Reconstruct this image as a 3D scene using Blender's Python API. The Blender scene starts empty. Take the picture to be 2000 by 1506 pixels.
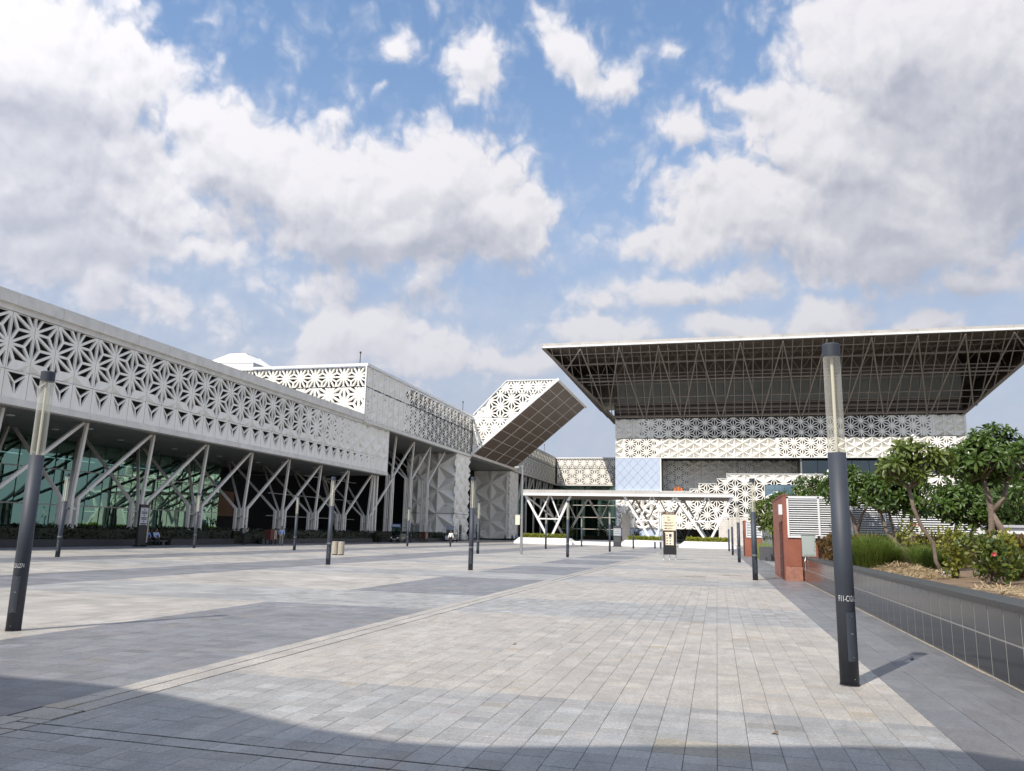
import bpy, math, random
from mathutils import Vector, Matrix

random.seed(7)
S = bpy.context.scene
COL = S.collection
R = math.radians

# ------------------------------------------------------------------ camera
cam_d = bpy.data.cameras.new('camera')
cam = bpy.data.objects.new('camera', cam_d)
COL.objects.link(cam)
cam_d.sensor_width = 36.0
cam_d.sensor_fit = 'HORIZONTAL'
cam_d.lens = 1509.34 / 2000 * 36
cam_d.clip_end = 6000
cam_d.clip_start = 0.1
yaw, pitch, roll = -0.258825146, 0.188346582, 0.0226338776
fv = Vector((math.sin(yaw) * math.cos(pitch), math.cos(yaw) * math.cos(pitch), math.sin(pitch)))
rv = Vector((math.cos(yaw), -math.sin(yaw), 0))
uv = rv.cross(fv)
r2 = rv * math.cos(roll) + uv * math.sin(roll)
u2 = uv * math.cos(roll) - rv * math.sin(roll)
m = Matrix.Identity(4)
for i in range(3):
    m[i][0], m[i][1], m[i][2] = r2[i], u2[i], -fv[i]
m[0][3], m[1][3], m[2][3] = 0, 0, 1.6
cam.matrix_world = m
S.camera = cam

# ------------------------------------------------------------------ view, sun
S.view_settings.view_transform = 'Standard'
S.view_settings.look = 'None'
S.view_settings.gamma = 1
S.view_settings.use_curve_mapping = False
S.view_settings.exposure = 1.16
S.render.engine = 'CYCLES'
S.cycles.max_bounces = 7
S.cycles.diffuse_bounces = 3
S.cycles.glossy_bounces = 3
S.cycles.transmission_bounces = 4
S.cycles.transparent_max_bounces = 10
S.cycles.caustics_reflective = False
S.cycles.caustics_refractive = False
SUN_AZ = R(180 + 24.5)      # clockwise from +Y: the sun stands behind the camera, a little to the left
SUN_EL = R(48.8)
sun_dir = Vector((math.sin(SUN_AZ) * math.cos(SUN_EL), math.cos(SUN_AZ) * math.cos(SUN_EL), math.sin(SUN_EL)))
sun_d = bpy.data.lights.new('sun', 'SUN')
sun_d.energy = 2.3
sun_d.angle = R(0.53)
sun_d.color = (1.0, 0.93, 0.83)
sun = bpy.data.objects.new('sun', sun_d)
COL.objects.link(sun)
sun.rotation_euler = (-sun_dir).to_track_quat('-Z', 'Y').to_euler()
sun.location = (0, 0, 60)

# ------------------------------------------------------------------ world: Nishita sky with clouds
W = bpy.data.worlds.new('World')
S.world = W
W.use_nodes = True
SKY_STRENGTH = 0.125
SKY_ROT = SUN_AZ
CLOUDS = [(-50.28, 27.73, 10.31, 5.42, 5.5, 1.0), (-48.83, 21.74, 9.44, 5.07, 12.7, 1.0), (-44.54, 28.48, 4.37, 3.53, 13.7, 0.75), (-43.19, 23.09, 5.54, 4.26, -9.2, 0.8), (-45.68, 17.97, 10.83, 2.88, 9.7, 0.75), (-38.74, 26.8, 2.13, 1.75, 10.9, 0.9), (-35.57, 25.56, 5.11, 3.03, -5.4, 1.0), (-29.45, 24.03, 7.38, 3.81, -3.8, 1.0), (-21.28, 25.48, 6.9, 3.3, 2.3, 1.05), (-16.73, 22.82, 5.23, 3.05, 0.9, 1.0), (-24.63, 21.47, 10.35, 2.33, 2.8, 0.9), (-13.35, 24.7, 1.54, 2.13, 0.3, 0.6), (-38.73, 18.72, 5.96, 1.43, 8.0, 0.55), (-43.75, 15.84, 3.23, 2.71, 30.2, 0.7), (-39.63, 14.6, 7.5, 2.07, -9.0, 0.45), (-21.72, 18.37, 3.15, 2.39, 2.8, 0.55), (-29.69, 17.2, 6.07, 2.16, 4.7, 0.45), (-28.71, 13.8, 3.18, 2.57, 4.2, 0.85), (-25.16, 14.06, 3.83, 2.78, 3.3, 0.85), (-20.7, 12.99, 5.43, 2.26, 2.0, 0.75), (-15.65, 12.59, 3.89, 1.52, 1.0, 0.6), (-41.22, 20.16, 9.07, 2.96, 8.9, 0.6), (-8.29, 14.94, 4.97, 1.68, -1.0, 0.8), (1.13, 14.86, 4.27, 1.16, -3.3, 0.75), (8.15, 15.29, 2.95, 1.74, -5.2, 0.9), (13.85, 14.07, 2.38, 0.93, -6.2, 0.75), (-12.54, 12.84, 3.48, 1.89, 0.4, 0.5), (-25.2, 33.83, 1.3, 1.43, -2.2, 0.55), (-18.14, 33.06, 2.48, 2.91, 24.3, 0.72), (-10.4, 33.87, 4.39, 2.04, -25.9, 0.72), (-7.08, 32.15, 3.2, 1.67, -23.4, 0.6), (-29.26, 28.78, 1.41, 0.66, 7.0, 0.45), (-25.72, 30.92, 0.81, 0.59, 5.7, 0.4), (-2.78, 33.81, 0.89, 0.88, -4.8, 0.35), (13.96, 31.58, 8.04, 5.37, -14.5, 1.0), (18.5, 26.3, 8.16, 8.5, -15.0, 1.0), (9.48, 26.18, 7.91, 4.65, -19.8, 0.9), (4.35, 23.15, 8.91, 3.72, -7.6, 0.85), (-1.31, 28.63, 3.67, 1.5, -22.5, 0.65), (3.18, 30.32, 3.01, 1.42, -16.1, 0.6), (-2.07, 21.19, 6.32, 1.78, -4.2, 0.6), (-2.14, 17.75, 8.34, 1.64, 1.1, 0.65), (12.45, 20.77, 8.88, 3.9, -9.9, 1.0), (16.42, 16.24, 5.01, 1.61, -8.5, 0.6), (10.87, 16.59, 1.92, 0.75, -6.4, 0.35)]


class NT:
    """small helper round a node tree"""
    def __init__(s, t):
        s.t = t

    def n(s, kind, **kw):
        nd = s.t.nodes.new(kind)
        for k, v in kw.items():
            setattr(nd, k, v)
        return nd

    def link(s, a, b):
        s.t.links.new(a, b)

    def inp(s, sock, v):
        if isinstance(v, bpy.types.NodeSocket):
            s.link(v, sock)
        else:
            sock.default_value = v

    def math(s, op, a, b=0.0, c=None):
        nd = s.n('ShaderNodeMath', operation=op)
        s.inp(nd.inputs[0], a)
        s.inp(nd.inputs[1], b)
        if c is not None:
            s.inp(nd.inputs[2], c)
        return nd.outputs[0]

    def vmath(s, op, a, b):
        nd = s.n('ShaderNodeVectorMath', operation=op)
        s.inp(nd.inputs[0], a)
        if op == 'SCALE':
            s.inp(nd.inputs['Scale'], b)
        else:
            s.inp(nd.inputs[1], b)
        return nd.outputs[0]

    def noise(s, vec, scale, detail=4.0, rough=0.55, dist=0.0, color=False):
        nd = s.n('ShaderNodeTexNoise')
        s.inp(nd.inputs['Vector'], vec)
        nd.inputs['Scale'].default_value = scale
        nd.inputs['Detail'].default_value = detail
        nd.inputs['Roughness'].default_value = rough
        nd.inputs['Distortion'].default_value = dist
        return nd.outputs['Color' if color else 'Fac']

    def ramp(s, v, lo, hi, a=0.0, b=1.0, smooth=True):
        nd = s.n('ShaderNodeMapRange', interpolation_type='SMOOTHSTEP' if smooth else 'LINEAR')
        s.inp(nd.inputs['Value'], v)
        s.inp(nd.inputs['From Min'], lo)
        s.inp(nd.inputs['From Max'], hi)
        s.inp(nd.inputs['To Min'], a)
        s.inp(nd.inputs['To Max'], b)
        return nd.outputs[0]

    def mix(s, f, a, b, blend='MIX'):
        nd = s.n('ShaderNodeMix', data_type='RGBA', blend_type=blend)
        s.inp(nd.inputs['Factor'], f)
        A = [q for q in nd.inputs if q.name == 'A' and q.type == 'RGBA'][0]
        B = [q for q in nd.inputs if q.name == 'B' and q.type == 'RGBA'][0]
        for so, v in ((A, a), (B, b)):
            if isinstance(v, bpy.types.NodeSocket):
                s.link(v, so)
            else:
                so.default_value = (v[0], v[1], v[2], 1)
        return [q for q in nd.outputs if q.type == 'RGBA'][0]


def cloud_group():
    g = bpy.data.node_groups.new('cloud_density', 'ShaderNodeTree')
    g.interface.new_socket('Vector', in_out='INPUT', socket_type='NodeSocketVector')
    g.interface.new_socket('Density', in_out='OUTPUT', socket_type='NodeSocketFloat')
    t = NT(g)
    gi = t.n('NodeGroupInput')
    go = t.n('NodeGroupOutput')
    v = gi.outputs[0]
    # warp the coordinates (degrees of azimuth and elevation) so that outlines are ragged
    w1 = t.noise(v, 0.16, 3.0, 0.5, color=True)
    w1 = t.vmath('SUBTRACT', w1, (0.5, 0.5, 0.5))
    w1 = t.vmath('MULTIPLY', w1, (5.0, 3.4, 0.0))
    vw = t.vmath('ADD', v, w1)
    acc = None
    for az, el, ra, rb, ang, wt in CLOUDS:
        mp = t.n('ShaderNodeMapping', vector_type='TEXTURE')
        t.link(vw, mp.inputs['Vector'])
        mp.inputs['Location'].default_value = (az, el, 0)
        mp.inputs['Rotation'].default_value = (0, 0, R(ang))
        mp.inputs['Scale'].default_value = (ra * 1.46, rb * 1.46, 1)
        gr = t.n('ShaderNodeTexGradient', gradient_type='SPHERICAL')
        t.link(mp.outputs[0], gr.inputs[0])
        val = t.math('MULTIPLY', gr.outputs['Fac'], wt * 1.55)
        if acc is None:
            acc = val
        else:
            acc = t.math('SMOOTH_MAX', acc, val, 0.18)
    # beyond the part of the sky the camera sees, the same kind of clouds go on
    sep = t.n('ShaderNodeSeparateXYZ')
    t.link(v, sep.inputs[0])
    daz = t.math('ABSOLUTE', t.math('ADD', sep.outputs[0], 15.0))
    far = t.ramp(daz, 38.0, 52.0)
    high = t.ramp(sep.outputs[1], 36.0, 44.0)
    outm = t.math('MAXIMUM', far, high)
    wide = t.noise(v, 0.045, 2.0, 0.5)
    wide = t.math('MULTIPLY', t.ramp(wide, 0.42, 0.62), 0.85)
    acc = t.math('MAXIMUM', acc, t.math('MULTIPLY', wide, outm))
    # billows
    f1 = t.noise(vw, 0.30, 7.0, 0.54, 0.2)
    f2 = t.noise(v, 1.1, 3.0, 0.6)
    vo = t.n('ShaderNodeTexVoronoi', feature='F1')
    wv = t.vmath('MULTIPLY', t.vmath('SUBTRACT', t.noise(v, 0.9, 2.0, 0.5, color=True), (0.5, 0.5, 0.5)), (0.9, 0.9, 0.0))
    t.link(t.vmath('ADD', vw, wv), vo.inputs['Vector'])
    vo.inputs['Scale'].default_value = 0.44
    vo.inputs['Detail'].default_value = 2.0
    vo.inputs['Roughness'].default_value = 0.55
    puff = t.math('SUBTRACT', 0.66, vo.outputs['Distance'])
    fb = t.math('ADD', t.math('MULTIPLY', t.math('SUBTRACT', f1, 0.5), 1.05),
                t.math('MULTIPLY', t.math('SUBTRACT', f2, 0.5), 0.25))
    fb = t.math('ADD', fb, t.math('ADD', t.math('MULTIPLY', puff, 0.48), 0.02))
    w8 = t.math('MULTIPLY', t.ramp(acc, 0.0, 0.3, 0.40, 1.0), t.ramp(acc, 0.55, 1.1, 1.0, 0.55))
    d = t.math('ADD', acc, t.math('MULTIPLY', fb, w8))
    t.link(d, go.inputs[0])
    return g


def build_world():
    t = NT(W.node_tree)
    W.node_tree.nodes.clear()
    out = t.n('ShaderNodeOutputWorld')
    bg = t.n('ShaderNodeBackground')
    bg.inputs['Strength'].default_value = SKY_STRENGTH
    sky = t.n('ShaderNodeTexSky', sky_type='NISHITA')
    sky.sun_disc = False
    sky.sun_elevation = SUN_EL
    sky.sun_rotation = SKY_ROT
    sky.altitude = 200
    sky.air_density = 1.0
    sky.dust_density = 0.8
    sky.ozone_density = 5.0
    tc = t.n('ShaderNodeTexCoord')
    nrm = t.n('ShaderNodeVectorMath', operation='NORMALIZE')
    t.link(tc.outputs['Generated'], nrm.inputs[0])
    sp = t.n('ShaderNodeSeparateXYZ')
    t.link(nrm.outputs[0], sp.inputs[0])
    az = t.math('MULTIPLY', t.math('ARCTAN2', sp.outputs[0], sp.outputs[1]), 180 / math.pi)
    el = t.math('MULTIPLY', t.math('ARCSINE', sp.outputs[2]), 180 / math.pi)
    cv = t.n('ShaderNodeCombineXYZ')
    t.link(az, cv.inputs[0])
    t.link(el, cv.inputs[1])
    grp = cloud_group()

    def dens(off):
        nd = t.n('ShaderNodeGroup')
        nd.node_tree = grp
        t.link(t.vmath('ADD', cv.outputs[0], off), nd.inputs[0])
        return nd.outputs[0]
    d0 = dens((0, 0, 0))
    d1 = dens((-0.35, 0.75, 0))
    d2 = dens((-1.6, 4.2, 0))
    low = t.ramp(el, 10.0, 25.0, 0.55, 0.0)
    alpha = t.math('ADD', t.math('MULTIPLY', t.ramp(d0, 0.14, 0.60), 0.72), t.math('MULTIPLY', t.ramp(d0, t.math('SUBTRACT', -0.02, low), 0.36), 0.30))
    # light from the upper left: cloud lying towards the sun shades what is below it
    relief = t.math('MULTIPLY', t.math('SUBTRACT', d0, d1), 0.60)
    relief = t.math('MINIMUM', t.math('MAXIMUM', relief, -0.20), 0.20)
    thick = t.ramp(d2, 0.35, 1.30)
    bright = t.math('SUBTRACT', t.math('ADD', 0.90, relief), t.math('MULTIPLY', thick, 0.47))
    white = t.mix(bright, (0.98, 1.10, 1.42), (2.56, 2.52, 2.64))
    white = t.mix(t.ramp(el, 9.0, 26.0, 0.45, 0.0), white, (1.95, 2.0, 2.28))
    # fill added for shaded facades: clouds brightened towards the sun, mostly out of view
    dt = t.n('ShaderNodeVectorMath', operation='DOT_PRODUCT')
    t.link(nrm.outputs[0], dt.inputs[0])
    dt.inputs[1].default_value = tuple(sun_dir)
    sun_side_fill = t.math('POWER', t.math('MULTIPLY', t.math('ADD', dt.outputs['Value'], 1.0), 0.5), 2.0)
    white = t.vmath('SCALE', white, t.math('ADD', 1.0, t.math('MULTIPLY', sun_side_fill, 1.1)))
    # low sky is veiled
    veil = t.ramp(el, 6.0, 37.0, 0.96, 0.24)
    tinted = t.vmath('MULTIPLY', sky.outputs[0], (0.62, 0.78, 0.80))
    skyc = t.mix(veil, tinted, (1.62, 1.84, 2.28))
    up = t.ramp(el, -2.0, 1.0)
    alpha = t.math('MULTIPLY', alpha, up)
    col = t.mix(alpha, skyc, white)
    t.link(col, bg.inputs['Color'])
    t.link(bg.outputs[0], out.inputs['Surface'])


build_world()

# ------------------------------------------------------------------ materials
MATS = {}


def mat(name, color, rough=0.6, metal=0.0, spec=0.5, noise=None, bump=None, build=None):
    """noise=(scale, amount): gentle colour wear; bump=(scale, strength)"""
    if name in MATS:
        return MATS[name]
    mt = bpy.data.materials.new(name)
    mt.use_nodes = True
    t = NT(mt.node_tree)
    b = mt.node_tree.nodes['Principled BSDF']
    b.inputs['Base Color'].default_value = (*color, 1)
    b.inputs['Roughness'].default_value = rough
    b.inputs['Metallic'].default_value = metal
    b.inputs['Specular IOR Level'].default_value = spec
    if noise:
        geo = t.n('ShaderNodeNewGeometry')
        f = t.noise(geo.outputs['Position'], noise[0], 5.0, 0.6)
        k = t.ramp(f, 0.25, 0.75, 1 - noise[1], 1 + noise[1], smooth=False)
        c = t.vmath('SCALE', (color[0], color[1], color[2]), k)
        t.link(c, b.inputs['Base Color'])
    if bump:
        geo = t.n('ShaderNodeNewGeometry')
        f = t.noise(geo.outputs['Position'], bump[0], 4.0, 0.6)
        bp = t.n('ShaderNodeBump')
        bp.inputs['Strength'].default_value = bump[1]
        bp.inputs['Distance'].default_value = 0.02
        t.link(f, bp.inputs['Height'])
        t.link(bp.outputs[0], b.inputs['Normal'])
    if build:
        build(mt, t, b)
    MATS[name] = mt
    return mt


def paving_nodes(mt, t, b):
    at = t.n('ShaderNodeAttribute', attribute_name='tint')
    geo = t.n('ShaderNodeNewGeometry')
    pos = geo.outputs['Position']
    sp1 = t.noise(pos, 95.0, 3.0, 0.75)
    sp2 = t.noise(pos, 31.0, 3.0, 0.7)
    k = t.math('ADD', t.ramp(sp1, 0.30, 0.70, 0.50, 1.50, smooth=False), t.ramp(sp2, 0.3, 0.7, -0.24, 0.24, smooth=False))
    big = t.noise(pos, 0.55, 4.0, 0.6)
    k = t.math('MULTIPLY', k, t.ramp(big, 0.3, 0.7, 0.93, 1.07, smooth=False))
    c = t.vmath('SCALE', at.outputs['Color'], k)
    # rusty and earthy stains, here and there
    st = t.noise(t.vmath('MULTIPLY', pos, (1.0, 0.8, 1.0)), 0.75, 4.0, 0.62, 0.6)
    stf = t.math('MULTIPLY', t.ramp(st, 0.60, 0.76), 0.40)
    c = t.mix(stf, c, (0.36, 0.26, 0.16))
    # faint scuffs and dried water marks
    sc = t.noise(t.vmath('MULTIPLY', pos, (2.2, 0.9, 1.0)), 1.1, 6.0, 0.7, 1.2)
    c = t.vmath('SCALE', c, t.ramp(sc, 0.40, 0.62, 0.87, 1.04))
    t.link(c, b.inputs['Base Color'])
    rg = t.ramp(t.noise(pos, 1.4, 3.0, 0.6), 0.3, 0.7, 0.34, 0.52)
    t.link(rg, b.inputs['Roughness'])
    bp = t.n('ShaderNodeBump')
    bp.inputs['Strength'].default_value = 0.22
    bp.inputs['Distance'].default_value = 0.004
    t.link(sp2, bp.inputs['Height'])
    t.link(bp.outputs[0], b.inputs['Normal'])


def far_paving_nodes(mt, t, b):
    at = t.n('ShaderNodeAttribute', attribute_name='tint')
    geo = t.n('ShaderNodeNewGeometry')
    pos = geo.outputs['Position']
    br = t.n('ShaderNodeTexBrick')
    t.link(pos, br.inputs['Vector'])
    br.offset = 0.0
    br.inputs['Scale'].default_value = 1.0
    br.inputs['Brick Width'].default_value = 0.48
    br.inputs['Row Height'].default_value = 0.42
    br.inputs['Mortar Size'].default_value = 0.006
    br.inputs['Color1'].default_value = (0.83, 0.83, 0.83, 1)
    br.inputs['Color2'].default_value = (1.14, 1.14, 1.14, 1)
    br.inputs['Mortar'].default_value = (0.62, 0.61, 0.6, 1)
    c = t.mix(1.0, at.outputs['Color'], br.outputs['Color'], 'MULTIPLY')
    big = t.noise(pos, 0.35, 5.0, 0.6)
    c = t.vmath('SCALE', c, t.ramp(big, 0.3, 0.7, 0.88, 1.12, smooth=False))
    sp2 = t.noise(pos, 26.0, 3.0, 0.7)
    c = t.vmath('SCALE', c, t.ramp(sp2, 0.3, 0.7, 0.86, 1.14, smooth=False))
    st = t.noise(t.vmath('MULTIPLY', pos, (0.8, 0.5, 1.0)), 0.5, 4.0, 0.62, 0.6)
    c = t.mix(t.math('MULTIPLY', t.ramp(st, 0.68, 0.8), 0.35), c, (0.38, 0.29, 0.21))
    t.link(c, b.inputs['Base Color'])
    rg = t.ramp(t.noise(pos, 0.6, 3.0, 0.6), 0.3, 0.7, 0.30, 0.5)
    t.link(rg, b.inputs['Roughness'])


M_TILE = mat('paving_stone', (0.4, 0.39, 0.37), 0.45, build=paving_nodes)
M_FARTILE = mat('distant_paving', (0.4, 0.39, 0.37), 0.45, build=far_paving_nodes)
M_JOINT = mat('joint_mortar', (0.20, 0.188, 0.172), 0.9)
M_PALEJOINT = mat('pale_mortar', (0.36, 0.345, 0.32), 0.9)
M_STAINMORT = mat('stained_mortar', (0.36, 0.31, 0.24), 0.9, noise=(6.0, 0.4))
M_SLOT = mat('drain_slot', (0.012, 0.012, 0.012), 0.9)


def panel_nodes(mt, t, b):
    geo = t.n('ShaderNodeNewGeometry')
    pos = geo.outputs['Position']
    n1 = t.noise(pos, 0.45, 5.0, 0.6)
    n2 = t.noise(t.vmath('MULTIPLY', pos, (1.6, 1.6, 0.12)), 1.3, 4.0, 0.6)
    k = t.math('MULTIPLY', t.ramp(n1, 0.3, 0.7, 0.96, 1.03, smooth=False), t.ramp(n2, 0.35, 0.75, 1.02, 0.91, smooth=False))
    t.link(t.vmath('SCALE', (0.88, 0.85, 0.78), k), b.inputs['Base Color'])


M_PANEL = mat('white_panel', (0.8, 0.785, 0.745), 0.6, build=panel_nodes)
M_COPING = mat('weathered_coping', (0.70, 0.68, 0.63), 0.6, noise=(0.9, 0.14))
M_FASCIA = mat('weathered_roof_edge', (0.46, 0.44, 0.41), 0.6, noise=(0.5, 0.15))
M_WHITE = mat('white_paint', (0.80, 0.80, 0.79), 0.45, noise=(0.7, 0.05))
M_STEEL = mat('pale_steel_cladding', (0.70, 0.67, 0.61), 0.42, noise=(0.8, 0.08))
M_SOFFIT = mat('grey_soffit', (0.20, 0.205, 0.20), 0.5, noise=(0.4, 0.1))
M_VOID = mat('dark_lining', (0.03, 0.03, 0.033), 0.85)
M_INTER = mat('dim_interior', (0.085, 0.095, 0.09), 0.8, noise=(0.3, 0.25))
M_BROWNW = mat('brown_stone_cladding', (0.30, 0.17, 0.10), 0.7, noise=(0.6, 0.15))
M_FLASH = mat('dark_flashing', (0.05, 0.05, 0.055), 0.5)
M_BROWNP = mat('brown_soffit_panel', (0.135, 0.092, 0.066), 0.55, noise=(0.7, 0.18))
M_TRUSS = mat('grey_truss_steel', (0.25, 0.21, 0.175), 0.5, noise=(0.6, 0.1))
M_TRUSSBACK = mat('dark_roof_lining', (0.135, 0.108, 0.088), 0.8, noise=(0.35, 0.3))
M_GREENP = mat('grey_green_cladding', (0.20, 0.20, 0.175), 0.6, noise=(0.3, 0.15))
M_POLE = mat('charcoal_pole_paint', (0.036, 0.044, 0.060), 0.58, noise=(3.0, 0.12))
M_MARK = mat('pale_stencil_paint', (0.62, 0.63, 0.63), 0.6)
M_GRANITE = mat('polished_dark_granite', (0.028, 0.029, 0.032), 0.13, spec=0.5, noise=(55.0, 0.55))
M_GRANCAP = mat('granite_coping', (0.050, 0.052, 0.053), 0.42, noise=(40.0, 0.45))
M_KERB = mat('shade_dark_kerb_granite', (0.030, 0.031, 0.034), 0.5, noise=(30.0, 0.5))  # deep shade along the hall is put into this darker granite colour
M_SPECK = mat('speckled_granite', (0.10, 0.10, 0.11), 0.4, noise=(60.0, 0.8))
M_SOIL = mat('dry_soil', (0.17, 0.115, 0.07), 0.95, noise=(5.0, 0.4), bump=(9.0, 0.8))
M_STRAW = mat('dry_straw', (0.40, 0.30, 0.17), 0.8, noise=(8.0, 0.3))
M_RED = mat('terracotta_stone', (0.27, 0.092, 0.056), 0.55, noise=(1.6, 0.22))
M_REDPALE = mat('scuffed_terracotta_stone', (0.33, 0.150, 0.105), 0.6, noise=(5.0, 0.35))
M_MAROON = mat('maroon_metal', (0.10, 0.020, 0.014), 0.5)
M_LOUVER = mat('white_louver_paint', (0.74, 0.745, 0.75), 0.4)
M_CABINET = mat('grey_green_metal', (0.36, 0.40, 0.375), 0.45, noise=(2.0, 0.06))
M_BLACK = mat('black_plastic', (0.012, 0.012, 0.013), 0.5)
M_BIN = mat('beige_bin', (0.42, 0.38, 0.31), 0.5, noise=(3.0, 0.1))
M_CREAM = mat('cream_sign_face', (0.78, 0.68, 0.50), 0.5)
M_DKBROWN = mat('dark_brown_sign', (0.045, 0.020, 0.016), 0.45)
M_GREYSIGN = mat('pale_grey_sign_face', (0.45, 0.46, 0.48), 0.5)
M_GALV = mat('galvanised_steel', (0.45, 0.45, 0.45), 0.35, metal=0.7)
M_STONEW = mat('pale_block_stone', (0.62, 0.58, 0.54), 0.75, noise=(0.8, 0.12))
M_BARK = mat('grey_brown_bark', (0.17, 0.13, 0.10), 0.85, noise=(14.0, 0.35), bump=(30.0, 0.6))
M_FLOWER = mat('white_petals', (0.80, 0.80, 0.74), 0.6)
M_PINK = mat('red_petals', (0.45, 0.04, 0.07), 0.6)
M_BAG = mat('white_plastic_bag', (0.78, 0.80, 0.84), 0.4)
M_SKIN = mat('brown_skin', (0.22, 0.12, 0.075), 0.6)
M_HAIR = mat('black_hair', (0.012, 0.010, 0.010), 0.6)
M_SHIRTW = mat('white_cotton', (0.80, 0.80, 0.80), 0.8)
M_SHIRTB = mat('pale_blue_cotton', (0.36, 0.46, 0.66), 0.8)
M_SHIRTN = mat('blue_cotton', (0.16, 0.24, 0.46), 0.8)
M_SHIRTP = mat('patterned_cotton', (0.30, 0.28, 0.26), 0.8, noise=(9.0, 0.9))
M_TROUD = mat('dark_trousers', (0.022, 0.022, 0.028), 0.8)
M_TROUK = mat('khaki_trousers', (0.32, 0.29, 0.23), 0.8)
M_SHOE = mat('dark_shoes', (0.015, 0.013, 0.012), 0.5)
M_ORANGE = mat('orange_paint', (0.60, 0.17, 0.04), 0.5)
M_TYRE = mat('rubber', (0.015, 0.015, 0.015), 0.8)
M_CARTW = mat('white_cart_body', (0.55, 0.57, 0.62), 0.35)
M_CARTD = mat('dark_cart_body', (0.02, 0.018, 0.02), 0.3)
M_EARTH = mat('distant_ground', (0.13, 0.125, 0.10), 0.95, noise=(0.05, 0.3))
M_ASPHALT = mat('dark_grey_masonry', (0.15, 0.155, 0.165), 0.6, noise=(0.7, 0.15))  # plain dark grey, used on the garden wall
M_BLUESIGN = mat('blue_sign_face', (0.16, 0.25, 0.45), 0.5)
M_LENS = mat('lamp_lens', (0.8, 0.8, 0.75), 0.2)


def leaf_mat(name, c1, c2, rough=0.45, trans=0.25):
    def bld(mt, t, b):
        oi = t.n('ShaderNodeObjectInfo')
        geo = t.n('ShaderNodeNewGeometry')
        rnd = t.n('ShaderNodeNewGeometry').outputs['Random Per Island']
        f = t.math('ADD', t.math('MULTIPLY', rnd, 0.7), t.math('MULTIPLY', oi.outputs['Random'], 0.3))
        c = t.mix(f, c1, c2)
        t.link(c, b.inputs['Base Color'])
        tr = t.n('ShaderNodeBsdfTranslucent')
        t.link(t.vmath('SCALE', c, 1.6), tr.inputs['Color'])
        mx = t.n('ShaderNodeMixShader')
        mx.inputs[0].default_value = trans
        out = mt.node_tree.nodes['Material Output']
        t.link(b.outputs[0], mx.inputs[1])
        t.link(tr.outputs[0], mx.inputs[2])
        t.link(mx.outputs[0], out.inputs['Surface'])
    return mat(name, c1, rough, build=bld)


M_LEAF = leaf_mat('frangipani_leaf', (0.030, 0.067, 0.010), (0.102, 0.165, 0.024))
M_LEAF2 = leaf_mat('light_frangipani_leaf', (0.060, 0.100, 0.015), (0.17, 0.205, 0.038))
M_SHRUB = leaf_mat('shrub_leaf', (0.040, 0.075, 0.012), (0.17, 0.19, 0.03))
M_YELLOWL = leaf_mat('yellow_green_leaf', (0.11, 0.13, 0.02), (0.26, 0.25, 0.04))
M_RUSTL = leaf_mat('rusty_hedge_leaf', (0.10, 0.042, 0.018), (0.13, 0.09, 0.022))
M_GRASS = leaf_mat('tuft_grass', (0.11, 0.17, 0.028), (0.22, 0.28, 0.06), 0.6)
M_HEDGE = leaf_mat('shade_dark_hedge_leaf', (0.010, 0.016, 0.006), (0.020, 0.028, 0.009))  # leaf colour darkened to stand in for deep shade
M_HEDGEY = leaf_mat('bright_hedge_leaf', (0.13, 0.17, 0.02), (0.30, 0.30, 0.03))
M_FARLEAF = leaf_mat('distant_leaf', (0.035, 0.065, 0.018), (0.075, 0.11, 0.03))


def glass_nodes(tint, gloss, refl):
    def bld(mt, t, b):
        nt = mt.node_tree
        out = nt.nodes['Material Output']
        tr = t.n('ShaderNodeBsdfTransparent')
        tr.inputs['Color'].default_value = (*tint, 1)
        gl = t.n('ShaderNodeBsdfGlossy')
        gl.inputs['Color'].default_value = (*refl, 1)
        gl.inputs['Roughness'].default_value = 0.015
        geo = t.n('ShaderNodeNewGeometry')
        bp = t.n('ShaderNodeBump')
        bp.inputs['Strength'].default_value = 0.06
        bp.inputs['Distance'].default_value = 0.05
        t.link(t.noise(geo.outputs['Position'], 0.5, 2.0, 0.5), bp.inputs['Height'])
        t.link(bp.outputs[0], gl.inputs['Normal'])
        lw = t.n('ShaderNodeLayerWeight')
        lw.inputs['Blend'].default_value = 0.35
        fac = t.ramp(lw.outputs['Fresnel'], 0.0, 1.0, gloss, 1.0, smooth=False)
        mx = t.n('ShaderNodeMixShader')
        t.link(fac, mx.inputs[0])
        t.link(tr.outputs[0], mx.inputs[1])
        t.link(gl.outputs[0], mx.inputs[2])
        t.link(mx.outputs[0], out.inputs['Surface'])
    return bld


M_GLASS = mat('green_curtain_glass', (0.1, 0.2, 0.17), build=glass_nodes((0.24, 0.48, 0.36), 0.28, (0.56, 0.90, 0.72)))
M_GLASSD = mat('dark_glass', (0.05, 0.07, 0.08), build=glass_nodes((0.10, 0.14, 0.15), 0.14, (0.6, 0.72, 0.75)))
M_GLASSB = mat('blue_window_glass', (0.1, 0.2, 0.3), build=glass_nodes((0.15, 0.25, 0.30), 0.35, (0.60, 0.85, 0.92)))
M_BLUEP = mat('pale_blue_screen', (0.50, 0.58, 0.72), 0.3, noise=(0.25, 0.04))


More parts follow.
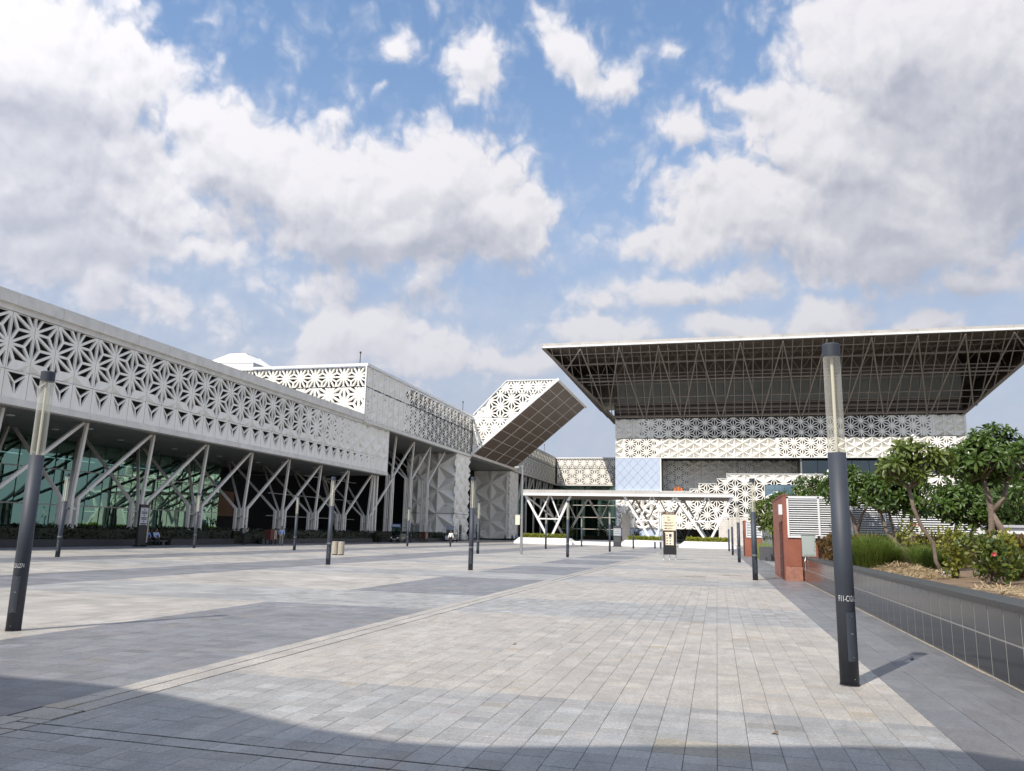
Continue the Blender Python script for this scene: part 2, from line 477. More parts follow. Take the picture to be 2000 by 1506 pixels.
def tube_nodes(mt, t, b):
    out = mt.node_tree.nodes['Material Output']
    b.inputs['Base Color'].default_value = (0.66, 0.655, 0.60, 1)
    b.inputs['Roughness'].default_value = 0.22
    tr = t.n('ShaderNodeBsdfTransparent')
    tr.inputs['Color'].default_value = (0.95, 0.95, 0.92, 1)
    lw = t.n('ShaderNodeLayerWeight')
    lw.inputs['Blend'].default_value = 0.45
    fac = t.ramp(lw.outputs['Facing'], 0.0, 1.0, 0.16, 0.55, smooth=False)
    mx = t.n('ShaderNodeMixShader')
    t.link(fac, mx.inputs[0])
    t.link(tr.outputs[0], mx.inputs[1])
    t.link(b.outputs[0], mx.inputs[2])
    t.link(mx.outputs[0], out.inputs['Surface'])


M_TUBE = mat('clear_lamp_tube', (0.6, 0.6, 0.5), 0.2, build=tube_nodes)
M_ROD = mat('cream_lamp_rod', (0.82, 0.78, 0.62), 0.4)

# ------------------------------------------------------------------ mesh helpers
ORG = {}


class G:
    def __init__(s):
        s.v, s.f = [], []

    def poly(s, pts):
        n = len(s.v)
        s.v.extend(tuple(p) for p in pts)
        s.f.append(tuple(range(n, n + len(pts))))

    def box(s, x0, x1, y0, y1, z0, z1):
        n = len(s.v)
        s.v += [(x0, y0, z0), (x1, y0, z0), (x1, y1, z0), (x0, y1, z0), (x0, y0, z1), (x1, y0, z1), (x1, y1, z1), (x0, y1, z1)]
        s.f += [tuple(n + i for i in q) for q in ((3, 2, 1, 0), (4, 5, 6, 7), (0, 1, 5, 4), (1, 2, 6, 5), (2, 3, 7, 6), (3, 0, 4, 7))]

    def beam(s, p0, p1, w, h, up=(0, 0, 1)):
        p0, p1 = Vector(p0), Vector(p1)
        d = (p1 - p0).normalized()
        side = d.cross(Vector(up))
        if side.length < 1e-4:
            side = d.cross(Vector((1, 0, 0)))
        side.normalize()
        tp = side.cross(d).normalized()
        n = len(s.v)
        for p in (p0, p1):
            for a, b in ((-1, -1), (1, -1), (1, 1), (-1, 1)):
                s.v.append(tuple(p + side * (a * w / 2) + tp * (b * h / 2)))
        s.f += [tuple(n + i for i in q) for q in ((3, 2, 1, 0), (4, 5, 6, 7), (0, 1, 5, 4), (1, 2, 6, 5), (2, 3, 7, 6), (3, 0, 4, 7))]

    def tube(s, pts, rad, n=8, cap=True):
        pts = [Vector(p) for p in pts]
        if not isinstance(rad, (list, tuple)):
            rad = [rad] * len(pts)
        base = len(s.v)
        ref = Vector((0.3, 0.9, 0.1)).normalized()
        for i, p in enumerate(pts):
            d = (pts[min(i + 1, len(pts) - 1)] - pts[max(i - 1, 0)]).normalized()
            a = d.cross(ref)
            if a.length < 0.05:
                a = d.cross(Vector((1, 0, 0)))
            a.normalize()
            b = d.cross(a)
            for k in range(n):
                an = 2 * math.pi * k / n
                s.v.append(tuple(p + (a * math.cos(an) + b * math.sin(an)) * rad[i]))
        for i in range(len(pts) - 1):
            for k in range(n):
                k2 = (k + 1) % n
                s.f.append((base + i * n + k, base + i * n + k2, base + (i + 1) * n + k2, base + (i + 1) * n + k))
        if cap:
            s.f.append(tuple(base + k for k in reversed(range(n))))
            s.f.append(tuple(base + (len(pts) - 1) * n + k for k in range(n)))

    def prism(s, poly, axis, a0, a1):
        """polygon given in the two other axes, pushed along axis from a0 to a1"""
        def P(q, a):
            return (a, q[0], q[1]) if axis == 'x' else (q[0], a, q[1]) if axis == 'y' else (q[0], q[1], a)
        n = len(s.v)
        k = len(poly)
        s.v += [P(q, a0) for q in poly] + [P(q, a1) for q in poly]
        s.f.append(tuple(n + i for i in reversed(range(k))))
        s.f.append(tuple(n + k + i for i in range(k)))
        for i in range(k):
            j = (i + 1) % k
            s.f.append((n + i, n + j, n + k + j, n + k + i))

    def build(s, name, material, parent=None, smooth=False, local=False, tint=None):
        o = Vector((0, 0, 0))
        if parent is not None and not local:
            o = ORG[parent.name]
        me = bpy.data.meshes.new(name)
        me.from_pydata([(x - o[0], y - o[1], z - o[2]) for x, y, z in s.v], [], s.f)
        me.materials.append(material)
        if smooth:
            me.polygons.foreach_set('use_smooth', [True] * len(me.polygons))
        if tint is not None:
            at = me.color_attributes.new('tint', 'FLOAT_COLOR', 'CORNER')
            buf = []
            if isinstance(tint, list):
                for fi, f in enumerate(s.f):
                    c = tint[fi]
                    buf += [c[0], c[1], c[2], 1.0] * len(f)
            else:
                buf = [tint[0], tint[1], tint[2], 1.0] * sum(len(f) for f in s.f)
            at.data.foreach_set('color', buf)
        me.update()
        ob = bpy.data.objects.new(name, me)
        COL.objects.link(ob)
        if parent is not None:
            ob.parent = parent
            ORG[ob.name] = ORG[parent.name].copy()
        else:
            ORG[ob.name] = Vector((0, 0, 0))
        return ob


def tag(o, label=None, cat=None, group=None, kind=None):
    if label:
        o['label'] = label
    if cat:
        o['category'] = cat
    if group:
        o['group'] = group
    if kind:
        o['kind'] = kind
    return o


def thing(name, loc, label, cat, group=None):
    o = bpy.data.objects.new(name, None)
    COL.objects.link(o)
    o.empty_display_size = 0.3
    o.location = loc
    ORG[o.name] = Vector(loc)
    return tag(o, label, cat, group)


def shift(o, mesh_at):
    """give a one-mesh thing its origin at its base"""
    me = o.data
    me.transform(Matrix.Translation(-Vector(mesh_at)))
    o.location = mesh_at
    ORG[o.name] = Vector(mesh_at)
    return o


def dup_tree(root, loc, label, rz=None):
    r = root.copy()
    COL.objects.link(r)
    r.location = loc
    if rz is not None:
        r.rotation_euler = (0, 0, rz)
    r['label'] = label
    for ch in list(root.children):
        c = ch.copy()
        COL.objects.link(c)
        c.parent = r
        for g in list(ch.children):
            d = g.copy()
            COL.objects.link(d)
            d.parent = c
    return r


def clip(poly, planes):
    """poly: list of (u, v, d); planes: (a, b, c) keep a*u+b*v+c >= 0"""
    for a, b, c in planes:
        if not poly:
            return poly
        out = []
        n = len(poly)
        dist = [a * p[0] + b * p[1] + c for p in poly]
        for i in range(n):
            j = (i + 1) % n
            if dist[i] >= 0:
                out.append(poly[i])
            if (dist[i] >= 0) != (dist[j] >= 0):
                tt = dist[i] / (dist[i] - dist[j])
                p, q = poly[i], poly[j]
                out.append((p[0] + (q[0] - p[0]) * tt, p[1] + (q[1] - p[1]) * tt, p[2] + (q[2] - p[2]) * tt))
        poly = out
    return poly


def rect_planes(u0, u1, v0, v1):
    return [(1, 0, -u0), (-1, 0, u1), (0, 1, -v0), (0, -1, v1)]


def star_lattice(u0, u1, v0, v1, o, s, vert, kf, pit, reveal, planes):
    """relief screen of twelve-pointed stars: each lattice triangle is split in three, each third is a facet with or without an opening"""
    if vert:
        a1, a2 = (0.0, s), (s * 0.8660254, s * 0.5)
    else:
        a1, a2 = (s, 0.0), (s * 0.5, s * 0.8660254)
    det = a1[0] * a2[1] - a1[1] * a2[0]
    cs = []
    for (u, v) in ((u0, v0), (u1, v0), (u0, v1), (u1, v1)):
        du, dv = u - o[0], v - o[1]
        cs.append(((du * a2[1] - dv * a2[0]) / det, (a1[0] * dv - a1[1] * du) / det))
    i0, i1 = int(math.floor(min(c[0] for c in cs))) - 1, int(math.ceil(max(c[0] for c in cs))) + 1
    j0, j1 = int(math.floor(min(c[1] for c in cs))) - 1, int(math.ceil(max(c[1] for c in cs))) + 1
    out = []

    def emit(q):
        c = clip(q, planes)
        if len(c) >= 3:
            ar = 0
            for i in range(len(c)):
                j = (i + 1) % len(c)
                ar += (c[j][0] - c[i][0]) * (c[j][1] + c[i][1])
            out.append(c)
    for i in range(i0, i1 + 1):
        for j in range(j0, j1 + 1):
            p = (o[0] + a1[0] * i + a2[0] * j, o[1] + a1[1] * i + a2[1] * j)
            p1 = (p[0] + a1[0], p[1] + a1[1])
            p2 = (p[0] + a2[0], p[1] + a2[1])
            p3 = (p1[0] + a2[0], p1[1] + a2[1])
            for T in ((p, p1, p2), (p3, p2, p1)):
                if max(q[0] for q in T) < u0 or min(q[0] for q in T) > u1 or max(q[1] for q in T) < v0 or min(q[1] for q in T) > v1:
                    continue
                gx, gy = sum(q[0] for q in T) / 3, sum(q[1] for q in T) / 3
                kg = kf(gx, gy)
                pg = pit if kg < 0.08 else pit * (1 - 0.82 * min(1, kg / 0.4))
                for e in range(3):
                    A, B = T[e], T[(e + 1) % 3]
                    cx, cy = (A[0] + B[0] + gx) / 3, (A[1] + B[1] + gy) / 3
                    k = kf(cx, cy)
                    if k < 0.08:
                        emit([(A[0], A[1], 0), (B[0], B[1], 0), (gx, gy, -pg)])
                        continue
                    P3 = [(A[0], A[1], 0.0), (B[0], B[1], 0.0), (gx, gy, -pg)]
                    la = math.dist(P3[1][:2], P3[2][:2])
                    lb = math.dist(P3[0][:2], P3[2][:2])
                    lc = math.dist(P3[0][:2], P3[1][:2])
                    L = la + lb + lc
                    I = tuple((P3[0][q] * la + P3[1][q] * lb + P3[2][q] * lc) / L for q in range(3))
                    In = [tuple(I[q] + (p_[q] - I[q]) * k for q in range(3)) for p_ in P3]
                    Bk = [(q[0], q[1], q[2] - reveal) for q in In]
                    for w in range(3):
                        x = (w + 1) % 3
                        emit([P3[w], P3[x], In[x], In[w]])
                        emit([In[w], In[x], Bk[x], Bk[w]])
    return out


def put(polys, to3):
    g = G()
    for q in polys:
        g.poly([to3(*p) for p in q])
    return g


def face_x(xf):
    return lambda u, v, d: (xf + d, u, v)


def face_y(yf):
    return lambda u, v, d: (u, yf - d, v)


def hash01(a, b):
    return (math.sin(a * 127.1 + b * 311.7) * 43758.5453) % 1.0


def frieze(parent, to3, u0, u1, step, v0, v1, o, s, vert, kf, pit=None, reveal=0.3, extra=None, name='frieze_panel', gap=0.012, mt=None):
    pit = 0.2 * s if pit is None else pit
    n = max(1, int(round((u1 - u0) / step)))
    st = (u1 - u0) / n
    for i in range(n):
        a, b = u0 + st * i + gap, u0 + st * (i + 1) - gap
        pl = rect_planes(a, b, v0 + gap, v1 - gap) + (extra or [])
        ps = star_lattice(a, b, v0, v1, o, s, vert, kf, pit, reveal, pl)
        if ps:
            put(ps, to3).build(name, mt or M_PANEL, parent)


def leaf_scatter(g, n, pf, size, rnd, up=0.4, aspect=0.5):
    """n small two-triangle leaves at points pf() gives"""
    for _ in range(n):
        p = Vector(pf())
        d = Vector((rnd.gauss(0, 1), rnd.gauss(0, 1), rnd.gauss(0, 1) + up)).normalized()
        sd = d.cross(Vector((rnd.gauss(0, 1), rnd.gauss(0, 1), rnd.gauss(0, 1)))).normalized()
        l = size * rnd.uniform(0.7, 1.3)
        w = l * aspect * 0.5
        mid = p + d * (l * 0.5)
        g.poly([p, mid + sd * w, p + d * l, mid - sd * w])


# ------------------------------------------------------------------ ground and plaza
g = G()
g.poly([(-2500, -2500, -0.12), (2500, -2500, -0.12), (2500, 2500, -0.12), (-2500, 2500, -0.12)])
tag(g.build('ground', M_EARTH), kind='structure')

LIGHT, BLUISH, DARK, SLATE = (0.390, 0.364, 0.328), (0.315, 0.312, 0.306), (0.190, 0.190, 0.202), (0.172, 0.174, 0.184)


def band(y):
    return (y - 15.6) % 11.55 < 3.85


def zone(x, y):
    c = band(y)
    if x > 1.83:
        return SLATE
    if x > -5.35:
        return BLUISH if c else LIGHT
    if x > -5.80:
        return LIGHT
    if x > -9.56:
        return BLUISH if c and y > 9 else DARK
    if x > -17.15:
        return BLUISH if c else LIGHT
    if x > -20.95:
        return DARK
    if x > -27.0:
        return BLUISH if c else LIGHT
    if x > -30.4:
        return DARK
    if x > -38.5:
        return BLUISH if c else LIGHT
    return DARK


plaza = tag(thing('plaza', (0, 0, 0), 'wide granite paved plaza with pale and dark stone bands', None), kind='structure')
# sheet under the near tiles, and its slots
g = G()
g.poly([(-10.4, 3.2, -0.03), (3.26, 3.2, -0.03), (3.26, 27.2, -0.03), (-10.4, 27.2, -0.03)])
g.build('mortar_bed', M_JOINT, plaza)
g = G()
g.poly([(1.83, 3.2, -0.010), (3.24, 3.2, -0.010), (3.24, 27.2, -0.010), (1.83, 27.2, -0.010)])
g.build('mortar_bed', M_PALEJOINT, plaza)

# far zones: one sheet of quads whose colour belongs to the stone
xs = [-60, -38.5, -30.4, -27.0, -20.95, -17.15, -10.4, -9.56, -5.8, -5.35, 1.83, 3.24]
ys = [-40, 3.2, 27.2]
y = 15.6 - 11.55 * 6
while y < 184:
    for e in (y, y + 3.85):
        if -40 < e < 183 and abs(e - 3.2) > 0.01:
            ys.append(e)
    y += 11.55
ys += [184.0]
ys = sorted(set(ys))
g = G()
tint = []
for i in range(len(xs) - 1):
    for j in range(len(ys) - 1):
        x0, x1, y0, y1 = xs[i], xs[i + 1], ys[j], ys[j + 1]
        cx, cy = (x0 + x1) / 2, (y0 + y1) / 2
        if -10.4 < cx < 3.24 and 3.2 < cy < 27.2:
            continue
        g.poly([(x0, y0, 0), (x1, y0, 0), (x1, y1, 0), (x0, y1, 0)])
        tint.append(zone(cx, cy) if cy < 118 else LIGHT)
g.poly([(3.24, 33, 0), (16, 33, 0), (16, 184, 0), (3.24, 184, 0)])
tint.append(BLUISH)
g.build('distant_paving', M_FARTILE, plaza, tint=tint)['kind'] = 'stuff'

# near paving: every tile with its own edges
tiles = []      # (x0, x1, y0, y1, colour)
rt = random.Random(11)
TX = 0.24


def jig(c, a):
    k = 1 + rt.gauss(0, a)
    w = rt.gauss(0, 0.012)
    return (c[0] * k * (1 + w), c[1] * k, c[2] * k * (1 - w))


cols = []
x = -5.32
while x < 1.80:
    x1 = min(x + TX, 1.83)
    if 1.83 - x1 < 0.1:
        x1 = 1.83
    cols.append((x, x1, 0.208))
    x = x1
x = -9.56
while x < -5.86:
    x1 = min(x + 0.36, -5.82)
    if -5.82 - x1 < 0.15:
        x1 = -5.82
    cols.append((x, x1, 0.24))
    x = x1
cols.append((-5.82, -5.595, 0.30))
cols.append((-5.575, -5.345, 0.42))
x = -10.4
while x < -9.6:
    cols.append((x, min(x + 0.28, -9.56), 0.208))
    x += 0.28
for (x0, x1, st) in cols:
    y = 3.2
    off = rt.uniform(0, 0.02)
    first = True
    while y < 27.2 - 1e-6:
        sy = st
        y1 = min(y + sy + (off if first else 0), 27.2)
        first = False
        # two cross slots of the drain that runs along X near the camera
        for sl in (5.275, 5.485):
            if x0 > -5.6 and y < sl < y1:
                y1 = sl - 0.011
                tiles.append((x0, x1, y, y1, zone((x0 + x1) / 2, (y + y1) / 2)))
                y = sl + 0.011
                y1 = min(y + sy, 27.2)
        c = zone((x0 + x1) / 2, (y + y1) / 2)
        tiles.append((x0, x1, y, y1, c))
        y = y1
# slate: longer slabs in running bond
k = 0
x = 1.83
while x < 3.2:
    x1 = min(x + 0.405, 3.24)
    if 3.24 - x1 < 0.12:
        x1 = 3.24
    y = 3.2 - 0.4 * (k % 2)
    while y < 27.2:
        y1 = y + 0.80
        tiles.append((x, x1, max(y, 3.2), min(y1, 27.2), SLATE))
        y = y1
    k += 1
    x = x1
# the square lid of a drain pit at the corner of the two drains
lid = (-5.79, -5.375, 5.62, 5.965)
tt = []
for tl in tiles:
    if tl[0] < lid[1] and tl[1] > lid[0] and tl[2] < lid[3] and tl[3] > lid[2]:
        x0, x1, y0, y1, c = tl
        for (a, b, d, e) in ((x0, x1, y0, min(y1, lid[2] - 0.011)), (x0, x1, max(y0, lid[3] + 0.011), y1),
                             (x0, min(x1, lid[0] - 0.011), max(y0, lid[2] - 0.011), min(y1, lid[3] + 0.011)),
                             (max(x0, lid[1] + 0.011), x1, max(y0, lid[2] - 0.011), min(y1, lid[3] + 0.011))):
            if b - a > 0.02 and e - d > 0.02:
                tt.append((a, b, d, e, c))
    else:
        tt.append(tl)
tiles = tt
tiles.append((*lid, LIGHT))


def tile_geo(g, x0, x1, y0, y1, dark, dz=0.0):
    e, e2 = 0.0017, 0.0011
    b = 0.002
    if x0 > 1.8:
        e = e2 = 0.0032
    x0, x1, y0, y1 = x0 + e, x1 - e, y0 + e2, y1 - e2
    n = len(g.v)
    g.v += [(x0, y0, -0.03), (x1, y0, -0.03), (x1, y1, -0.03), (x0, y1, -0.03),
            (x0, y0, dz - b), (x1, y0, dz - b), (x1, y1, dz - b), (x0, y1, dz - b),
            (x0 + b, y0 + b, dz), (x1 - b, y0 + b, dz), (x1 - b, y1 - b, dz), (x0 + b, y1 - b, dz)]
    for q in ((0, 1, 5, 4), (1, 2, 6, 5), (2, 3, 7, 6), (3, 0, 4, 7), (4, 5, 9, 8), (5, 6, 10, 9), (6, 7, 11, 10), (7, 4, 8, 11), (8, 9, 10, 11)):
        g.f.append(tuple(n + i for i in q))
    return 9


def inview(tl):
    cx, cy = (tl[0] + tl[1]) / 2, (tl[2] + tl[3]) / 2
    d = Vector((cx, cy, -1.6))
    z = d.dot(fv)
    if z < 0.5:
        return False
    px, py = 1509.34 * d.dot(r2) / z, 1509.34 * d.dot(u2) / z
    return abs(px) < 1010 and abs(py) < 765


tiles.sort(key=lambda q: ((not inview(q)), (q[0] + q[1]) ** 2 / 4 + (q[2] + q[3]) ** 2 / 4))
rest = G()
rtint = []
for i, tl in enumerate(tiles):
    amp = 0.085 if tl[4] in (BLUISH, DARK) else 0.045
    c = jig(tl[4], amp)
    tcx, tcy = (tl[0] + tl[1]) / 2, (tl[2] + tl[3]) / 2
    ochre = 0.55 if (-0.5 < tcx < 0.12 and 6.38 < tcy < 6.72) else (rt.uniform(0.15, 0.5) if rt.random() < 0.018 else 0.0)
    if ochre and tl[4] is not SLATE:
        c = tuple(c[q] * (1 - ochre * (0.10, 0.22, 0.48)[q]) for q in range(3))
    dz = rt.uniform(-0.0012, 0.0012)
    if i < 290:
        q = G()
        nf = tile_geo(q, *tl[:4], c, dz)
        q.build('paving_tile', M_TILE, plaza, tint=c)
    else:
        nf = tile_geo(rest, *tl[:4], c, dz)
        rtint += [c] * nf
rest.build('paving_tiles', M_TILE, plaza, tint=rtint)['kind'] = 'stuff'

# drain slots: dark troughs along the whole plaza
g = G()
for xx in (-5.585, -5.335):
    g.box(xx - 0.010, xx + 0.010, 27.2, 112.0, 0.0, 0.004)
g.build('drain_slot', M_SLOT, plaza)
g = G()
for xx in (-5.585, -5.335):
    g.poly([(xx - 0.012, 3.2, -0.026), (xx + 0.012, 3.2, -0.026), (xx + 0.012, 27.2, -0.026), (xx - 0.012, 27.2, -0.026)])
g.build('drain_trough', M_SLOT, plaza)

# scraps on the plaza: dead leaves and twigs
rs = random.Random(5)
LOC = [(0.42, 7.2, 'curled dead leaf on the pale tiles left of the near lamp post'), (-2.9, 11.4, 'small dead leaf in the middle of the pale paving'),
       (2.55, 12.2, 'black seed pod on the slate slabs by the near lamp post'), (-0.9, 33.5, 'dry twig lying on pale paving before the terracotta block'),
       (0.6, 35.5, 'brown leaf on the paving beside the dry twig')]
for k, (lx, ly, lb) in enumerate(LOC):
    g = G()
    if 'twig' in lb:
        g.tube([(lx - 0.42, ly - 0.05, 0.008), (lx, ly, 0.02), (lx + 0.40, ly - 0.1, 0.008)], 0.008, 5)
        o = g.build('twig', M_BARK)
        tag(o, lb, 'twig')
    else:
        r_ = 0.028
        g.poly([(lx - r_, ly, 0.003), (lx, ly - r_ * 0.6, 0.016), (lx + r_, ly, 0.006), (lx, ly + r_ * 0.6, 0.02)])
        g.poly([(lx, ly + r_ * 0.6, 0.021), (lx + r_, ly, 0.007), (lx + r_ * 1.3, ly + r_ * 0.5, 0.028), (lx + r_ * .4, ly + r_, 0.03)])
        o = g.build('dead_leaf', M_HAIR if 'black' in lb else M_BARK)
        tag(o, lb, 'leaf')
    shift(o, (lx, ly, 0))

# ------------------------------------------------------------------ building 1: long hall on the left (facade looks +X)
XF = -43.6
hall = thing('exhibition_hall', (-58, 60, 0), 'long low white hall on the left with lattice screens above green glass and branching columns', 'building')
Y0, Y1 = 98.64 - 1.825 * 41, 98.64
U0 = 42.06


def k_hall(u, v):
    base = 0.70
    if u > 74:
        base = 0.70 - 0.62 * min(1, (u - 74) / 17.0)
    if u > 90:
        base = 0.0 if hash01(round(u, 1), round(v, 1)) > 0.25 or u > 95 else 0.22
    if v < 11.85 and u < 90:
        base = 0.0 if v < 11.5 else base * 0.75
    return base


frieze(hall, face_x(XF), Y0, Y1, 1.825, 11.2, 14.95, (U0, 12.87), 2.107, True, k_hall, pit=0.36, reveal=0.15)
# lower row: an upside-down triangle of three openings in each panel
n = 41
for i in range(n):
    a, b = Y0 + 1.825 * i, Y0 + 1.825 * (i + 1)
    mid = (a + b) / 2
    kk = 0.80 if mid < 84 else max(0.0, 0.80 - 0.7 * (mid - 84) / 12)
    zt, zb = 11.12, 9.46
    T = [(a + 0.07, zt, 0), (b - 0.07, zt, 0), (mid, zb, 0)]
    gx, gy = mid, 10.42
    ps = []
    for e in range(3):
        A, B = T[e], T[(e + 1) % 3]
        C_ = (gx, gy, -0.12)
        la, lb, lc = math.dist(B[:2], C_[:2]), math.dist(A[:2], C_[:2]), math.dist(A[:2], B[:2])
        L = la + lb + lc
        I = tuple((A[q] * la + B[q] * lb + C_[q] * lc) / L for q in range(3))
        k = kk if e == 0 else kk * 0.95
        tri = [A, B, C_]
        if k < 0.06:
            ps.append([A, B, C_])
            continue
        In = [tuple(I[q] + (p[q] - I[q]) * k for q in range(3)) for p in tri]
        Bk = [(q[0], q[1], q[2] - 0.18) for q in In]
        for w in range(3):
            x_ = (w + 1) % 3
            ps.append([tri[w], tri[x_], In[x_], In[w]])
            ps.append([In[w], In[x_], Bk[x_], Bk[w]])
    l, r_ = a + 0.012, b - 0.012
    t_, bt = 11.18, 9.42
    ps.append([(l, t_, 0), (r_, t_, 0), (T[1][0], zt, 0), (T[0][0], zt, 0)])
    ps.append([(l, t_, 0), (T[0][0], zt, 0), (mid, zb, 0), (l, bt, 0.0)])
    ps.append([(r_, t_, 0), (r_, bt, 0), (mid, zb, 0), (T[1][0], zt, 0)])
    ps.append([(l, bt, 0), (mid, zb, 0), (r_, bt, 0)])
    put(ps, face_x(XF)).build('frieze_panel', M_PANEL, hall)
# coping and fascia lengths
st = 1.825 * 2
y = Y0
i = 0
while y < Y1 - 0.1:
    ye = min(y + st, Y1)
    g = G()
    if y < 90:
        yy = min(ye, 90.1)
        g.box(XF - 0.9, XF + 0.30, y + 0.01, yy - 0.01, 15.35, 16.15)
        g.build('coping_panel', M_COPING, hall)
    g = G()
    g.box(XF - 0.3, XF + 0.06, y + 0.008, ye - 0.008, 14.97, 15.35 if y < 90 else 15.1)
    g.build('upper_fascia', M_COPING, hall)
    g = G()
    g.box(XF - 0.5, XF + 0.10, y + 0.008, ye - 0.008, 8.95, 9.40)
    g.build('lower_fascia', M_COPING, hall)
    y = ye
g = G()
g.box(XF - 0.55, XF + 0.05, Y0, 90.2, 16.15, 16.24)
g.build('roof_flashing', M_FLASH, hall)
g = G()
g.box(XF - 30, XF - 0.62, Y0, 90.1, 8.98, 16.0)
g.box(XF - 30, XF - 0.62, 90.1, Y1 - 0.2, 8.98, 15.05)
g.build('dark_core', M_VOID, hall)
g = G()
g.box(XF - 0.62, XF + 0.02, Y1, Y1 + 0.12, 8.95, 14.95)
g.box(XF - 28, XF - 0.62, Y1 - 0.2, Y1 + 0.1, 8.95, 15.05)
g.build('end_wall', M_PANEL, hall)
# soffit: boards along the building
for i in range(8):
    x1 = XF - 0.5 - i * 1.9
    g = G()
    g.box(x1 - 1.88, x1, Y0, Y1, 8.90, 8.975)
    g.build('soffit_board', M_SOFFIT, hall)
for i, yy in enumerate([30 + 7.15 * q for q in range(10)]):
    for xx in (-47.5, -50.8):
        g = G()
        g.tube([(xx, yy - 1.5, 8.905), (xx, yy - 1.5, 8.86)], [0.30, 0.27], 12)
        g.build('downlight', M_WHITE, hall)
# branching columns
COLY = [54.1 + 7.15 * k for k in range(-4, 7)]


def branch_column(parent, yb, zk, zt, rear_dx, rear_dy, last=False, w=0.22):
    root = G()
    root.box(-45.40, -45.12, yb + 0.27, yb + 0.51, 0, zk)
    root.box(-45.40, -45.12, yb - 0.30, yb - 0.06, 0, zk)
    root.box(-46.08, -45.82, yb - 0.55, yb - 0.31, 0, zk)
    root.box(-46.08, -45.82, yb + 0.15, yb + 0.39, 0, zk)
    root.box(-45.95, -45.2, yb - 0.3, yb + 0.3, zk * 0.35, zk * 0.35 + 0.12)
    root.box(-45.95, -45.2, yb - 0.3, yb + 0.3, zk * 0.75, zk * 0.75 + 0.12)
    c = root.build('branching_column', M_STEEL, parent)
    for (p0, p1) in (((-45.26, yb - 0.18, zk - 0.05), (-45.0, yb + 0.1, zt)),
                     ((-45.26, yb + 0.39, zk - 0.05), (-45.0, yb + 6.95, zt)),
                     ((-45.95, yb - 0.43, zk - 0.05), (-45.95 - rear_dx, yb + rear_dy, zt)),
                     ((-45.95, yb + 0.27, zk - 0.05), (-45.95 - rear_dx, yb + rear_dy + 6.6, zt))):
        q = G()
        q.beam(p0, p1, w, w, (1, 0, 0))
        q.build('branch', M_STEEL, c)


for yb in COLY:
    branch_column(hall, yb, 3.4, 8.93, 7.4, 1.6)
# curtain wall
XG = -56.5
YG1 = 80.0
zz = [0.0, 3.15, 6.25, 8.9]
yy = Y0
while yy < YG1 - 0.1:
    ye = min(yy + 1.9, YG1)
    for a, b in zip(zz[:-1], zz[1:]):
        g = G()
        tw = (hash01(yy, a) - 0.5) * 0.03
        g.poly([(XG + tw, yy + 0.03, a + 0.04), (XG - tw, ye - 0.03, a + 0.04), (XG - tw * 0.6, ye - 0.03, b - 0.04), (XG + tw * 0.7, yy + 0.03, b - 0.04)])
        g.build('glass_pane', M_GLASS, hall)
    yy = ye
g = G()
yy = Y0
while yy < YG1 + 0.1:
    g.box(XG - 0.12, XG + 0.03, yy - 0.03, yy + 0.03, 0, 8.9)
    yy += 1.9
g.build('mullion', M_FLASH, hall)
g = G()
for z in zz[1:3]:
    g.box(XG - 0.10, XG + 0.06, Y0, YG1, z - 0.05, z + 0.05)
g.build('transom', M_STEEL, hall)
# rooms behind the glass, and the deep porch beyond it
g = G()
g.box(-74.2, -74, Y0, 99, 0, 8.9)
g.box(-74, XG - 0.2, Y0 - 0.2, Y0, 0, 8.9)
g.build('back_wall', M_INTER, hall)
g = G()
g.box(-74, XG - 0.15, Y0, YG1, 0.0, 0.02)
g.build('hall_floor', M_SOFFIT, hall)
for yb in [32 + 9 * q for q in range(6)]:
    g = G()
    g.box(-63.4, -62.6, yb, yb + 0.8, 0.02, 8.9)
    g.build('inner_pillar', M_SOFFIT, hall)
g = G()
g.box(-66.3, -66, 82, 97, 3.0, 6.4)
g.build('inner_wall', M_BROWNW, hall)
g = G()
g.box(-66.3, -66, 82, 97, 0, 3.0)
g.build('inner_plinth', M_VOID, hall)
g = G()
g.box(-66.3, -66, 82, 97, 6.4, 8.9)
g.build('inner_bulkhead', M_VOID, hall)

# ------------------------------------------------------------------ building 2: taller block behind it
XB = -43.35
blk = thing('upper_block', (-58, 115, 0), 'taller white lattice block standing over the far end of the long hall', 'building')


def k_front_up(u, v):
    return 0.6


def k_front_low(u, v):
    return 0.50


frieze(blk, face_y(90.25), -73.7, XB - 0.25, 2.1, 19.85, 22.45, (-44.6, 21.15), 2.1, False, k_front_up, pit=0.36, reveal=0.3)
frieze(blk, face_y(90.25), -73.7, XB - 0.25, 2.1, 15.2, 19.75, (-46.5, 17.6), 2.45, True, k_front_low, pit=0.45, reveal=0.3)


def k_side_up(u, v):
    if u < 104:
        return 0.0 if hash01(round(u), round(v * 2)) > 0.12 else 0.2
    return 0.74 + 0.06 * math.sin(u * 0.3)


def k_side_low(u, v):
    if u < 104:
        return 0.0 if (hash01(round(u), round(v * 2)) > 0.15 and u > 92.5) else 0.24
    return min(0.78, 0.45 + (u - 104) * 0.03)


